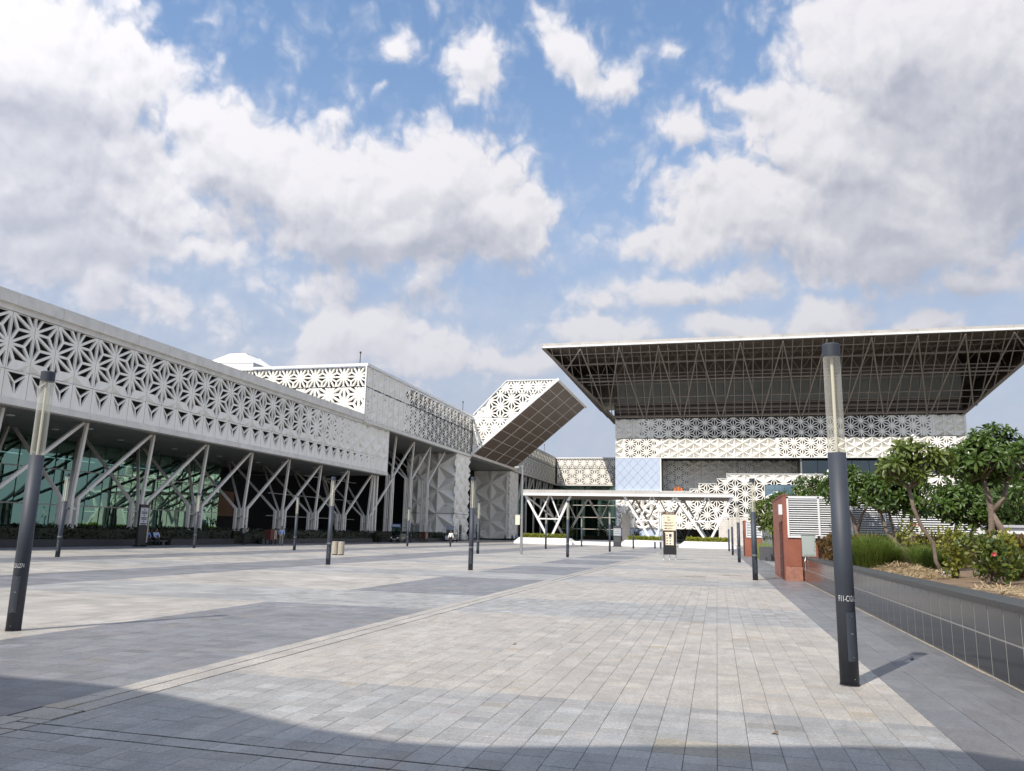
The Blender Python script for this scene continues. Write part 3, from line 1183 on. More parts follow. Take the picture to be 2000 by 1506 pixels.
frieze(blk, face_x(XB), 90.25, 135.6, 1.825, 19.85, 22.45, (92.1, 21.15), 2.107, True, k_side_up, pit=0.24, reveal=0.04)
frieze(blk, face_x(XB), 90.25, 135.6, 1.825, 15.6, 19.75, (92.1, 17.7), 2.107, True, k_side_low, pit=0.26, reveal=0.04)
g = G()
g.box(-74, XB + 0.12, 90.05, 90.2, 22.5, 22.85)
g.box(XB - 0.2, XB + 0.12, 90.2, 135.6, 22.5, 22.85)
g.build('coping', M_WHITE, blk)
yy = 90.25
while yy < 135.5:
    g = G()
    g.box(XB - 0.4, XB + 0.06, yy + 0.01, min(yy + 3.65, 135.6) - 0.01, 15.12, 15.55)
    g.build('lower_fascia', M_COPING, blk)
    yy += 3.65
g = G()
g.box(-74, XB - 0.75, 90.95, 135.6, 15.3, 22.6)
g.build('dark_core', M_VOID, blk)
g = G()
g.box(XB - 0.2, XB - 0.02, 90.06, 90.24, 15.2, 22.5)
g.build('corner_strip', M_WHITE, blk)
for i in range(7):
    x1 = XB - 0.4 - i * 2.2
    g = G()
    g.box(x1 - 2.17, x1, 98.8, 135.6, 15.05, 15.12)
    g.build('soffit_board', M_SOFFIT, blk)
for yb in (104.4, 111.45, 118.6):
    branch_column(blk, yb, 9.45, 15.08, 7.4, 1.6, w=0.25)
g = G()
g.box(-45.42, -45.08, 98.9, 99.3, 0, 8.9)
g.box(-45.42, -45.08, 97.9, 98.3, 0, 8.9)
g.build('corner_post', M_STEEL, blk)
# solid foot of the block, faceted
frieze(blk, face_y(127.4), -52.6, XB - 0.15, 4.62, 0.2, 4.6, (-46.7, 8.6), 4.2, True, lambda u, v: 0.0, pit=0.75)
frieze(blk, face_y(127.4), -52.6, XB - 0.15, 4.62, 4.65, 15.0, (-46.7, 8.6), 4.2, True, lambda u, v: 0.0 if hash01(round(u), round(v)) > 0.1 else 0.14, pit=0.75)
frieze(blk, face_x(XB - 0.05), 127.45, 135.6, 2.7, 0.2, 4.6, (130, 8.6), 2.4, True, lambda u, v: 0.0, pit=0.45)
frieze(blk, face_x(XB - 0.05), 127.45, 135.6, 2.7, 4.65, 15.05, (130, 8.6), 2.4, True, lambda u, v: 0.0, pit=0.45)
g = G()
g.box(-53, XB - 0.95, 128.4, 135.6, 0, 15.0)
g.build('tower_core', M_VOID, blk)
g = G()
g.box(-50.6, -47.6, 126.9, 127.35, 0, 2.9)
g.build('door_surround', M_COPING, blk)
g = G()
g.box(-50.2, -48.0, 126.82, 126.9, 0, 2.6)
g.build('door', M_CABINET, blk)
g = G()
g.box(XB - 0.1, XB + 0.05, 130.4, 131.3, 0, 2.7)
g.build('door', M_FLASH, blk)
g = G()
g.box(-75, -74.8, 98.7, 136, 0, 15)
g.box(-75, -52.6, 135.5, 135.7, 0, 15)
g.build('back_wall', M_VOID, blk)
for z in (3.2, 6.4, 9.6):
    g = G()
    g.box(-62, -61.9, 99, 127, z, z + 0.12)
    g.build('transom', M_STEEL, blk)
# faceted skylight on the roof behind
sk = thing('roof_skylight', (-66.2, 97, 22.6), 'white faceted skylight hump on the roof of the block behind the hall', 'skylight')
bx = [(-70.6, 22.6), (-62.4, 22.6), (-62.6, 24.5), (-65.4, 26.25), (-68.0, 26.2), (-70.2, 24.9)]
g = G()
P0 = [(-70.4, 94, 22.6), (-62.8, 94, 22.6), (-62.8, 101, 22.6), (-70.4, 101, 22.6)]
P1 = [(-70.4, 94, 24.7), (-62.8, 94, 24.4), (-62.8, 101, 24.4), (-70.4, 101, 24.7)]
P2 = [(-68.3, 96, 26.35), (-65.6, 96, 26.35), (-65.6, 99.5, 26.35), (-68.3, 99.5, 26.35)]
for i in range(4):
    j = (i + 1) % 4
    g.poly([P0[i], P0[j], P1[j], P1[i]])
    mx = tuple((P1[i][q] + P1[j][q]) / 2 for q in range(3))
    g.poly([P1[i], mx, P2[i]])
    g.poly([mx, P2[j], P2[i]])
    g.poly([mx, P1[j], P2[j]])
g.poly(P2)
g.build('faceted_shell', M_WHITE, sk)
g = G()
for i in range(4):
    j = (i + 1) % 4
    mx = tuple((P1[i][q] + P1[j][q]) / 2 for q in range(3))
    for a, b in ((P1[i], P1[j]), (P1[i], P2[i]), (mx, P2[i]), (mx, P2[j]), (P2[i], P2[j]), (P0[i], P1[i])):
        g.beam(a, b, 0.09, 0.09)
g.build('seam', M_STEEL, sk)
# thin masts on the roofs
for (lx, ly, lz, h, lb) in ((-45.6, 92.5, 22.6, 2.2, 'thin dark mast on the near corner of the tall lattice block'),
                            (-43.6, 130.5, 22.85, 1.6, 'thin dark mast on the far end of the tall lattice block'),
                            (-43.7, 200.0, 22.7, 2.0, 'thin dark mast on the shaded rear wing')):
    g = G()
    g.tube([(lx, ly, lz), (lx, ly, lz + h)], 0.06, 6)
    g.tube([(lx, ly, lz + h), (lx, ly, lz + h + 0.22)], 0.13, 8)
    o = g.build('roof_mast', M_FLASH)
    tag(o, lb, 'mast', 'masts on the roofs')
    shift(o, (lx, ly, lz))

# ------------------------------------------------------------------ the tilted wedge
YW0, YW1 = 135.75, 167.0
wd = thing('tilted_wing', (-38, 150, 15), 'slanted white lattice wing rising from the block with a dark panelled underside', 'building')
A, B, C_, D = (-43.3, 15.75), (-43.3, 22.95), (-37.0, 29.2), (-27.4, 29.2)


def half(p, q):
    # keep the left side of p->q (counter-clockwise polygon)
    dx, dy = q[0] - p[0], q[1] - p[1]
    return (-dy, dx, dy * p[0] - dx * p[1])


wp = [half(A, D), half(D, C_), half(C_, B), half(B, A)]


def k_w(u, v):
    if v > 26.8:
        return 0.46
    if v > 22.4:
        edge = min(u + 43.4, 12)
        return 0.18 if u < -40.2 else 0.60 if u < -33.5 else 0.42
    return 0.44 if u > -42.6 else 0.2


frieze(wd, face_y(YW0), -43.3, -27.3, 2.1, 26.85, 29.2, (-37.2, 28.05), 2.1, False, k_w, pit=0.36, extra=wp)
frieze(wd, face_y(YW0), -43.3, -27.3, 2.1, 22.45, 26.8, (-38.1, 24.5), 2.45, True, k_w, pit=0.45, extra=wp)
frieze(wd, face_y(YW0), -43.3, -27.3, 2.1, 15.75, 22.4, (-41.2, 20.4), 2.1, False, k_w, pit=0.36, extra=wp)
ins = [(A[0] + 0.3, A[1] + 0.35), (B[0] + 0.3, B[1] - 0.2), (C_[0] + 0.1, C_[1] - 0.25), (D[0] - 0.9, D[1] - 0.25)]
g = G()
g.prism([ins[0], ins[3], ins[2], ins[1]], 'y', YW0 + 0.75, YW1 - 0.2)
g.build('dark_core', M_VOID, wd)
g = G()
g.beam((B[0], YW0 + 0.05, B[1] + 0.08), (C_[0], YW0 + 0.05, C_[1] + 0.08), 0.3, 0.16, (0, 0, 1))
g.beam((C_[0], YW0 + 0.05, C_[1] + 0.08), (D[0] + 0.1, YW0 + 0.05, D[1] + 0.08), 0.3, 0.16, (0, 0, 1))
g.build('top_trim', M_WHITE, wd)
g = G()
g.poly([(B[0], YW0 + 0.3, B[1]), (C_[0], YW0 + 0.3, C_[1]), (C_[0], YW1, C_[1]), (B[0], YW1, B[1])])
g.poly([(C_[0], YW0 + 0.3, C_[1]), (D[0], YW0 + 0.3, D[1]), (D[0], YW1, D[1]), (C_[0], YW1, C_[1])])
g.build('roof_skin', M_WHITE, wd)
g = G()
g.poly([(A[0], YW1, A[1]), (D[0], YW1, D[1]), (C_[0], YW1, C_[1]), (B[0], YW1, B[1])])
g.build('rear_wall', M_PANEL, wd)
# underside: a grid of dark panels between pale bars
vA, vD = Vector((A[0], 0, A[1])), Vector((D[0], 0, D[1]))
ax = (vD - vA)
nl = Vector((ax.z, 0, -ax.x)).normalized()     # outwards, down and right
NL, NW = 9, 4
for i in range(NL):
    for j in range(NW):
        t0, t1 = i / NL, (i + 1) / NL
        ya, yb = YW0 + (YW1 - YW0) * j / NW, YW0 + (YW1 - YW0) * (j + 1) / NW
        q = G()
        c = [vA + ax * t0, vA + ax * t1]
        e = ax.normalized() * 0.03
        pts = []
        for (cc, yy_, s1, s2) in ((c[0], ya, 1, 1), (c[1], ya, -1, 1), (c[1], yb, -1, -1), (c[0], yb, 1, -1)):
            p = cc + e * s1 + nl * 0.02
            pts.append((p.x, yy_ + 0.03 * s2, p.z))
        q.poly(pts)
        q.poly([(p[0] - nl.x * 0.1, p[1], p[2] - nl.z * 0.1) for p in reversed(pts)])
        q.build('soffit_panel', M_BROWNP, wd)
for j in range(1, NW):
    g = G()
    ya = YW0 + (YW1 - YW0) * j / NW
    p, q = vA + nl * 0.07, vD + nl * 0.07
    g.beam((p.x, ya, p.z), (q.x, ya, q.z), 0.16, 0.12, tuple(nl))
    g.build('soffit_bar', M_STEEL, wd)
for i in range(1, NL):
    g = G()
    p = vA + ax * (i / NL) + nl * 0.05
    g.beam((p.x, YW0, p.z), (p.x, YW1, p.z), 0.07, 0.08, tuple(nl))
    g.build('soffit_bar', M_STEEL, wd)
g = G()
p, q = vA + nl * 0.05, vD + nl * 0.05
g.beam((p.x, YW0 - 0.1, p.z), (q.x, YW0 - 0.1, q.z), 0.35, 0.45, tuple(nl))
g.build('edge_trim', M_WHITE, wd)
g = G()
g.beam((D[0] + 0.1, YW0 - 0.2, D[1]), (D[0] + 0.1, YW1, D[1]), 0.45, 0.5, tuple(nl))
g.build('edge_trim', M_STEEL, wd)
g = G()
g.beam((A[0], YW0 - 0.2, A[1] - 0.2), (A[0], YW1 + 2, A[1] - 0.2), 0.4, 0.5)
g.build('edge_trim', M_STEEL, wd)

# ------------------------------------------------------------------ rear wing: shaded side and sunlit end
rw = thing('rear_wing', (-45, 195, 0), 'far white lattice wing closing the plaza behind the slanted wing', 'building')
frieze(rw, face_x(-43.6), 167.2, 214.6, 3.65, 19.85, 22.5, (170, 21.15), 2.107, True, lambda u, v: 0.60, pit=0.24, reveal=0.04)
frieze(rw, face_x(-43.6), 167.2, 214.6, 3.65, 15.6, 19.75, (170, 17.7), 2.107, True, lambda u, v: 0.62, pit=0.26, reveal=0.04)
frieze(rw, face_y(215.0), -43.2, -22.9, 2.1, 19.85, 22.5, (-42.0, 21.2), 2.1, False, lambda u, v: 0.46, pit=0.36)
frieze(rw, face_y(215.0), -43.2, -22.9, 2.1, 15.4, 19.75, (-41.0, 17.6), 2.45, True, lambda u, v: 0.50, pit=0.45, reveal=0.2)
g = G()
g.box(-43.8, -43.5, 167.2, 215, 22.5, 22.85)
g.box(-43.5, -22.9, 214.8, 215.1, 22.5, 22.85)
g.build('coping', M_WHITE, rw)
g = G()
g.box(-44, -43.5, 167.2, 214.9, 15.1, 15.55)
g.box(-43.5, -22.9, 214.85, 215.3, 14.95, 15.35)
g.build('lower_fascia', M_COPING, rw)
g = G()
g.box(-74, -44.4, 135.65, 240, 15.31, 22.6)
g.box(-44.4, -22.9, 215.9, 240, 15.2, 22.6)
g.build('dark_core', M_VOID, rw)
g = G()
g.box(-75, -43.7, 135.7, 167, 15.08, 15.3)
g.box(-75, -43.7, 167, 215, 15.0, 15.1)
g.build('soffit', M_SOFFIT, rw)
frieze(rw, face_y(165.0), -52.0, -43.7, 4.2, 0.3, 15.0, (-48, 8.2), 4.2, True, lambda u, v: 0.0 if hash01(round(u), round(v)) > 0.12 else 0.13, pit=0.75)
frieze(rw, face_x(-43.65), 165.05, 172.4, 2.45, 0.3, 15.0, (168, 8.2), 2.4, True, lambda u, v: 0.0, pit=0.4)
g = G()
g.box(-53, -44.5, 165.9, 172.4, 0, 15)
g.box(-75, -52.2, 164, 166, 0, 15)
g.build('tower_core', M_VOID, rw)
yy = 172.5
while yy < 214:
    for a, b in ((0, 3.2), (3.2, 6.5), (6.5, 10.5), (10.5, 15)):
        g = G()
        g.poly([(-48, yy + 0.05, a + 0.05), (-48, yy + 4.1, a + 0.05), (-48, yy + 4.1, b - 0.05), (-48, yy + 0.05, b - 0.05)])
        g.build('glass_pane', M_GLASSD, rw)
    yy += 4.15
for i in range(5):
    yb = 176 + i * 8.2
    for (da, db) in ((0, -2.2), (0, 2.2), (0.3, 5.0)):
        g = G()
        g.beam((-44.6, yb + da, 9.0), (-44.2, yb + db, 15.0), 0.3, 0.3, (1, 0, 0))
        g.build('strut', M_STEEL, rw)
    g = G()
    g.beam((-44.6, yb, 0), (-44.6, yb, 9.0), 0.35, 0.35, (1, 0, 0))
    g.build('column', M_STEEL, rw)
x_ = -43.4
while x_ < -23.2:
    for a, b in ((0, 3.1), (3.1, 6.3), (6.3, 9.6), (9.6, 12.6), (12.6, 14.9)):
        g = G()
        g.poly([(x_ + 0.05, 216.0, a + 0.06), (x_ + 2.0, 216.0, a + 0.06), (x_ + 2.0, 216.0, b - 0.06), (x_ + 0.05, 216.0, b - 0.06)])
        g.build('glass_pane', M_GLASS, rw)
    x_ += 2.05
for z in (3.1, 6.3, 9.6, 12.6):
    g = G()
    g.box(-43.6, -22.9, 215.86, 215.97, z - 0.07, z + 0.07)
    g.build('transom', M_STEEL, rw)
g = G()
g.box(-75, -22.9, 232, 232.2, 0, 15)
g.box(-57.2, -57, 166, 232, 0, 15)
g.build('inner_wall', M_INTER, rw)

# ------------------------------------------------------------------ main hall on the right with the flaring roof
YM = 184.0
mh = thing('main_hall', (15, 210, 0), 'big white lattice hall at the end of the plaza under a flaring truss roof', 'building')
XL, XR_ = -22.9, 52.2
ZB, ZT = 29.0, 43.5
XTL, XTR, YT = -37.6, 67.0, 169.0


def k_m_up(u, v):
    if u < -17:
        return 0.0
    if u < -3:
        return 0.38 + 0.36 * (u + 17) / 14
    if u > 46:
        return 0.0
    if u > 34:
        return 0.74 - 0.36 * (u - 34) / 12
    return 0.74


def k_m_low(u, v):
    if u < -20.5:
        return 0.0 if hash01(round(u), round(v)) > 0.2 else 0.2
    if u < -13 or 14 < u < 27:
        return 0.56
    if u > 45 and u < 50:
        return 0.52
    return 0.0 if hash01(round(u * 1.1), round(v * 1.3)) > 0.08 else 0.22


frieze(mh, face_y(YM), XL, XR_, 2.1, 24.3, 28.95, (XL + 2.1, 26.6), 2.42, True, k_m_up, pit=0.75, reveal=0.35)
frieze(mh, face_y(YM), XL, XR_, 1.83, 19.75, 24.2, (XL + 1.83, 22.0), 2.113, True, k_m_low, pit=0.85, reveal=0.35)
frieze(mh, lambda u, v, d: (XL - d, u, v), YM + 0.3, 240, 4.2, 19.75, 28.95, (YM + 2, 24), 2.42, True, lambda u, v: 0.0, pit=0.45)
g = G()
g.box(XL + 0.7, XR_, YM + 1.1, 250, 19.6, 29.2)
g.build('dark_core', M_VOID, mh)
g = G()
g.box(XL + 0.05, XR_, YM - 0.05, YM + 0.9, 19.58, 19.74)
g.build('lower_fascia', M_WHITE, mh)
g = G()
g.box(XR_, XR_ + 0.4, YM + 0.1, 250, 15, 29)
g.build('side_wall', M_PANEL, mh)

# roof: fascia lengths, lattice of bars in the sloping front, lining behind
nseg = 12
for i in range(nseg):
    a, b = XTL + (XTR - XTL) * i / nseg, XTL + (XTR - XTL) * (i + 1) / nseg
    g = G()
    g.box(a + 0.02, b - 0.02, YT - 0.15, YT + 0.3, 43.85, 44.5)
    g.build('roof_fascia', M_FASCIA, mh)
    g = G()
    g.box(a + 0.01, b - 0.01, YT - 0.32, YT + 0.3, 43.45, 43.8)
    g.build('roof_lip', M_WHITE, mh)
g = G()
g.box(XTL, XTR, YT + 0.35, 262, 43.7, 44.4)
g.build('roof_slab', M_COPING, mh)
g = G()
g.box(XTL - 0.2, XTL, YT - 0.3, 262, 43.45, 44.5)
g.build('side_fascia', M_FASCIA, mh)
g = G()
g.box(XTR, XTR + 0.2, YT - 0.3, 262, 43.45, 44.5)
g.build('side_fascia', M_FASCIA, mh)


def fp(x, t):
    """point on the sloping front lattice plane: x at the bottom row, t from bottom to top"""
    return (x, YM + (YT - YM) * t, ZB + (ZT - ZB) * t)


# mullions: vertical bars reaching from the lower chord (or the hip) to the top edge
nm = 52
for i in range(nm + 1):
    x = XTL + (XTR - XTL) * i / nm
    t0 = 0.0
    if x < XL:
        t0 = (XL - x) / (XL - XTL)
    elif x > XR_:
        t0 = (x - XR_) / (XTR - XR_)
    if t0 > 0.98:
        continue
    g = G()
    g.beam(fp(x, t0), fp(x, 1.0), 0.15, 0.2, (0, 1, 0))
    g.build('lattice_mullion', M_TRUSS, mh)
for t, w in ((0.03, 0.5), (0.13, 0.14), (0.22, 0.14), (0.30, 0.2), (0.53, 0.34), (0.575, 0.16), (0.76, 0.2), (0.90, 0.2)):
    g = G()
    xa = XL - (XL - XTL) * t
    xb = XR_ + (XTR - XR_) * t
    g.beam(fp(xa, t), fp(xb, t), w * 0.7, w, (0, 1, 1))
    g.build('lattice_rail', M_TRUSS, mh)
# zigzag of big diagonals
na = 12
for i in range(na):
    xa, xb = XTL + (XTR - XTL) * i / na, XTL + (XTR - XTL) * (i + 1) / na
    xm = (xa + xb) / 2
    for xt in (xa, xb):
        t0, xo = 0.02, xm
        if xm < XL or xm > XR_:
            lim = (XL - xm) / (XL - XTL) if xm < XL else (xm - XR_) / (XTR - XR_)
            t0 = lim
        if abs(xt - XTL) < 1 or abs(xt - XTR) < 1:
            continue
        g = G()
        p, q = Vector(fp(xo + (-0.3 if xt < xm else 0.3), t0)), Vector(fp(xt, 0.98))
        off = Vector((0, -0.25, -0.25))
        g.beam(p + off, q + off, 0.24, 0.24, (0, 1, 0))
        g.build('truss_diagonal', M_TRUSS, mh)
# secondary truss inside: rows of crossing bars between lattice and lining
rr = random.Random(3)
g = G()
for i in range(24):
    xa, xb = XTL + 4 + (XTR - XTL - 8) * i / 24, XTL + 4 + (XTR - XTL - 8) * (i + 1) / 24
    for (ta, tb, dy) in ((0.62, 0.98, 2.6), (0.98, 0.62, 2.6), (0.80, 0.98, 5.0)):
        if ta < 0.7 and not (XL - 3 < xa < XR_ + 2):
            continue
        pa, pb = fp(xa, ta), fp(xb, tb)
        g.beam((pa[0], pa[1] + dy, pa[2]), (pb[0], pb[1] + dy, pb[2]), 0.08, 0.08)
g.build('inner_truss', M_TRUSS, mh)
for (z, dy) in ((36.5, 3.0), (38.6, 3.6), (41.0, 4.5), (42.6, 7.0)):
    g = G()
    g.beam((XL - 6, YM - 15 * (z - ZB) / 14.5 + dy, z), (XR_ + 6, YM - 15 * (z - ZB) / 14.5 + dy, z), 0.22, 0.22)
    g.build('inner_chord', M_TRUSS, mh)
g = G()
g.box(XTL + 0.5, XTR - 0.5, YT + 0.5, 200, 43.3, 43.6)
g.build('ceiling_lining', M_TRUSSBACK, mh)
g = G()
g.box(XL - 0.5, XR_ + 0.5, YM + 2.4, YM + 2.6, 29.0, 43.3)
g.build('inner_wall_lining', M_TRUSSBACK, mh)
x_ = XL + 0.2
while x_ < XR_ - 1:
    g = G()
    g.box(x_ + 0.03, x_ + 2.07, YM + 1.9, YM + 2.3, 33.2, 38.3)
    g.build('wall_panel', M_GREENP, mh)
    x_ += 2.1
for z in (29.8, 30.7, 31.6, 32.5):
    g = G()
    g.box(XL, XR_, YM + 1.7, YM + 2.2, z, z + 0.28)
    g.build('vent_blade', M_TRUSS, mh)
# sides of the flare: sheets with ribs
for sx, xb, xt in ((-1, XL, XTL), (1, XR_, XTR)):
    g = G()
    pa = [(xb, YM, ZB), (xt, YT, ZT), (xt, 258, ZT), (xb, 240, ZB)]
    g.poly(pa)
    g.poly([(p[0] - sx * 0.25, p[1] + 0.1, p[2] + 0.25) for p in reversed(pa)])
    g.build('side_lining', M_BROWNP, mh)
    g = G()
    g.beam((xb, YM, ZB), (xt, YT, ZT), 0.5, 0.5)
    g.build('hip_beam', M_TRUSS, mh)
    for i in range(1, 7):
        t = i / 7
        g = G()
        x = xb + (xt - xb) * t
        g.beam((x + sx * 0.12, YM + (YT - YM) * t, ZB + (ZT - ZB) * t - 0.1), (x + sx * 0.12, 250, ZB + (ZT - ZB) * t - 0.1), 0.2, 0.2)
        g.build('side_rail', M_TRUSS, mh)
# lower walls: pale blue screen, shaded recess, stepped lattice in front
npn = 6
bx0, bx1 = XL + 0.02, -12.42
for i in range(npn):
    a, b = bx0 + (bx1 - bx0) * i / npn, bx0 + (bx1 - bx0) * (i + 1) / npn
    g = G()
    g.box(a + 0.005, b - 0.005, YM - 0.02, YM + 0.35, 0.2, 19.55)
    g.build('blue_screen_panel', M_BLUEP, mh)
g = G()
z0b, z1b = 8.0, 19.5
for k in range(-6, 8):
    for sgn in (-1, 1):
        pts = []
        x0 = bx0 + k * 2.1
        for t in range(0, 60):
            z = z1b - t * 0.2
            x = x0 + sgn * (z1b - z) * 0.93
            if bx0 < x < bx1 and z > z0b:
                pts.append((x, YM - 0.035, z))
        if len(pts) > 1:
            g.beam(pts[0], pts[-1], 0.030, 0.03, (0, 1, 0))
g.build('diamond_seam', M_TRUSS, mh)
g = G()
g.box(bx1, bx1 + 0.25, YM - 0.05, YM + 0.5, 0.2, 19.55)
g.build('screen_trim', M_WHITE, mh)


def k_rec(u, v):
    if u < -6.5:
        return 0.42
    if 5 < u < 9:
        return 0.36
    return 0.0 if hash01(round(u), round(v)) > 0.12 else 0.2


frieze(mh, face_y(191.0), -12.2, 18.6, 1.83, 12.0, 19.6, (-12.2 + 1.83, 15.6), 2.113, True, k_rec, pit=0.75, reveal=0.3)
g = G()
g.box(-12.3, 18.6, 191.8, 192.0, 11.8, 19.7)
g.box(-12.45, -12.25, 184.6, 191.8, 11.8, 19.6)
g.box(18.6, 18.9, 184.6, 191.8, 11.8, 19.7)
g.build('recess_wall', M_SOFFIT, mh)
g = G()
g.box(-12.3, 40, 184.3, 192, 11.75, 11.98)
g.build('terrace_floor', M_SOFFIT, mh)
for i in range(9):
    g = G()
    a = 18.95 + i * 3.6
    g.poly([(a + 0.04, 187.5, 12.0), (a + 3.56, 187.5, 12.0), (a + 3.56, 187.5, 19.6), (a + 0.04, 187.5, 19.6)])
    g.build('glass_pane', M_GLASSD, mh)
g = G()
g.box(18.9, XR_, 188.5, 188.7, 11.8, 19.7)
g.build('glass_backing', M_VOID, mh)

YS = 183.4
steps = [(-22.6, -7.6, 11.9), (-7.6, -5.8, 11.95), (-5.8, -3.81, 12.5), (-3.81, 0.33, 13.7), (0.33, 2.4, 14.85), (2.4, 52, 15.95)]


def k_st(u, v):
    if u < -21:
        return 0.3
    if u < -13.5:
        return 0.0 if hash01(round(u), round(v)) > 0.25 else 0.16
    if v > 14.6:
        return 0.2
    if u > 2 and v < 9.7:
        return 0.74
    return min(0.68, 0.30 + (u + 13.5) * 0.03)


wins = (10.78, 17.2, 11.13, 13.4)
for (a, b, top) in steps:
    n = max(1, int(round((b - a) / 2.1)))
    w = (b - a) / n
    for i in range(n):
        p, q = a + w * i, a + w * (i + 1)
        cx = (p + q) / 2
        zlo = 6.2 if cx > 0.4 else 3.3
        spans = [(zlo, top)]
        if wins[0] - 0.4 < cx < wins[1] + 0.4:
            spans = [(zlo, wins[2] - 0.1), (wins[3] + 0.1, top)]
        for (za, zb) in spans:
            ps = star_lattice(p, q, za, zb, (XL + 2.1, 10.2), 2.42, True, k_st, 0.85, 0.3, rect_planes(p + 0.012, q - 0.012, za, zb - 0.12))
            if ps:
                put(ps, face_y(YS)).build('stepped_panel', M_PANEL, mh)
    g = G()
    g.box(a, b, YS - 0.08, YS + 0.55, top - 0.12, top)
    g.build('step_coping', M_WHITE, mh)
    g = G()
    g.box(a, b, YS + 0.52, YS + 0.57, 3.2, top - 0.12)
    g.build('step_backing', M_VOID, mh)
g = G()
g.box(wins[0], wins[1], YS + 0.1, YS + 0.4, wins[2] - 0.1, wins[2])
g.box(wins[0], wins[1], YS + 0.1, YS + 0.4, wins[3], wins[3] + 0.1)
for x in (wins[0], wins[0] + 2.1, wins[0] + 4.2, wins[1]):
    g.box(x - 0.09, x + 0.09, YS - 0.02, YS + 0.3, wins[2], wins[3])
g.box(wins[0], wins[1], YS + 0.02, YS + 0.3, 12.25, 12.37)
g.build('window_frame', M_GLASSD if False else mat('blue_grey_frame', (0.10, 0.16, 0.22), 0.4), mh)
for i in range(3):
    for (za, zb) in ((wins[2], 12.25), (12.37, wins[3])):
        g = G()
        x = wins[0] + 2.1 * i
        g.poly([(x + 0.1, YS + 0.2, za), (x + 2.0, YS + 0.2, za), (x + 2.0, YS + 0.2, zb), (x + 0.1, YS + 0.2, zb)])
        g.build('window_pane', M_GLASSB, mh)
# ground storey: dark glass left, pale stone right
x_ = XL + 0.2
while x_ < 0.2:
    g = G()
    g.poly([(x_ + 0.04, YS + 0.9, 0), (x_ + 2.04, YS + 0.9, 0), (x_ + 2.04, YS + 0.9, 3.2), (x_ + 0.04, YS + 0.9, 3.2)])
    g.build('glass_pane', M_GLASSD, mh)
    x_ += 2.08
g = G()
g.box(XL, 0.4, YS + 3, YS + 3.2, 0, 3.3)
g.build('ground_backing', M_INTER, mh)
zc = 0.0
row = 0
nst = 0
while zc < 6.1:
    x_ = 0.45 - (0.55 if row % 2 else 0)
    while x_ < 14:
        a, b = max(x_, 0.45), x_ + 1.1
        if b > a + 0.05:
            g = G()
            dd = hash01(x_, zc) * 0.03
            g.box(a + 0.012, b - 0.012, YS - 0.25 - dd, YS + 0.3, zc + 0.012, zc + 0.50)
            g.build('stone_block', M_STONEW, mh)
            nst += 1
        x_ += 1.1
    zc += 0.512
    row += 1
g = G()
g.box(0.45, 15, YS + 0.28, YS + 0.45, 0, 6.2)
g.build('stone_backing', M_STONEW, mh)
g = G()
g.box(14, 52, YS - 0.2, YS + 0.3, 0, 6.2)
g.build('plain_wall', M_STONEW, mh)
# orange drums on the terrace
for k, (dx, hh) in enumerate(((0, 0.9), (0.75, 1.15), (1.45, 0.8))):
    g = G()
    g.tube([(-9.1 + dx, 186, 11.98), (-9.1 + dx, 186, 11.98 + hh * 0.5), (-9.1 + dx, 186, 11.98 + hh)], [0.36, 0.32, 0.30], 10)
    o = g.build('orange_drum', M_ORANGE)
    tag(o, 'orange drum on the terrace in front of the shaded recess, ' + ('left one of three', 'tallest one of three', 'right one of three')[k], 'drum', 'orange drums on the terrace')
    shift(o, (-9.1 + dx, 186, 11.98))

# ------------------------------------------------------------------ white porch on V legs
po = thing('porch_canopy', (-13.5, 126, 0), 'low white flat canopy on slanted V legs in front of the big hall', 'canopy')
PX0, PX1, PY0, PY1 = -29.8, 2.5, 121.0, 133.0
g = G()
g.prism([(PX0, PY0), (PX0 + 3.4, PY0 - 0.35), (PX1, PY0 + 0.2), (PX1, PY1), (PX0, PY1)], 'z', 7.62, 8.05)
g.build('roof_slab', M_WHITE, po)
nsg = 9
for i in range(nsg):
    a, b = PX0 + (PX1 - PX0) * i / nsg, PX0 + (PX1 - PX0) * (i + 1) / nsg
    g = G()
    g.box(a + 0.01, b - 0.01, PY0 - 0.75, PY0 - 0.4, 7.50, 7.85)
    g.build('fascia_lip', M_WHITE, po)
    g = G()
    zt = 8.42 - 0.45 * max(0, (i - 5) / 4)
    g.box(a + 0.01, b - 0.01, PY0 - 0.62, PY0 - 0.3, 7.86, zt)
    g.build('upper_fascia', M_FASCIA, po)
g = G()
g.box(PX0 + 0.2, PX1 - 0.2, PY0 - 0.3, PY1, 7.50, 7.60)
g.build('porch_soffit', M_BROWNP, po)


def v_leg(x, y, xt, yt, zb=1.2, zt=7.55, w=0.34):
    g = G()
    g.beam((x, y, zb), (xt, yt, zt), w, w, (0, 1, 0))
    g.build('slanted_leg', M_WHITE, po)


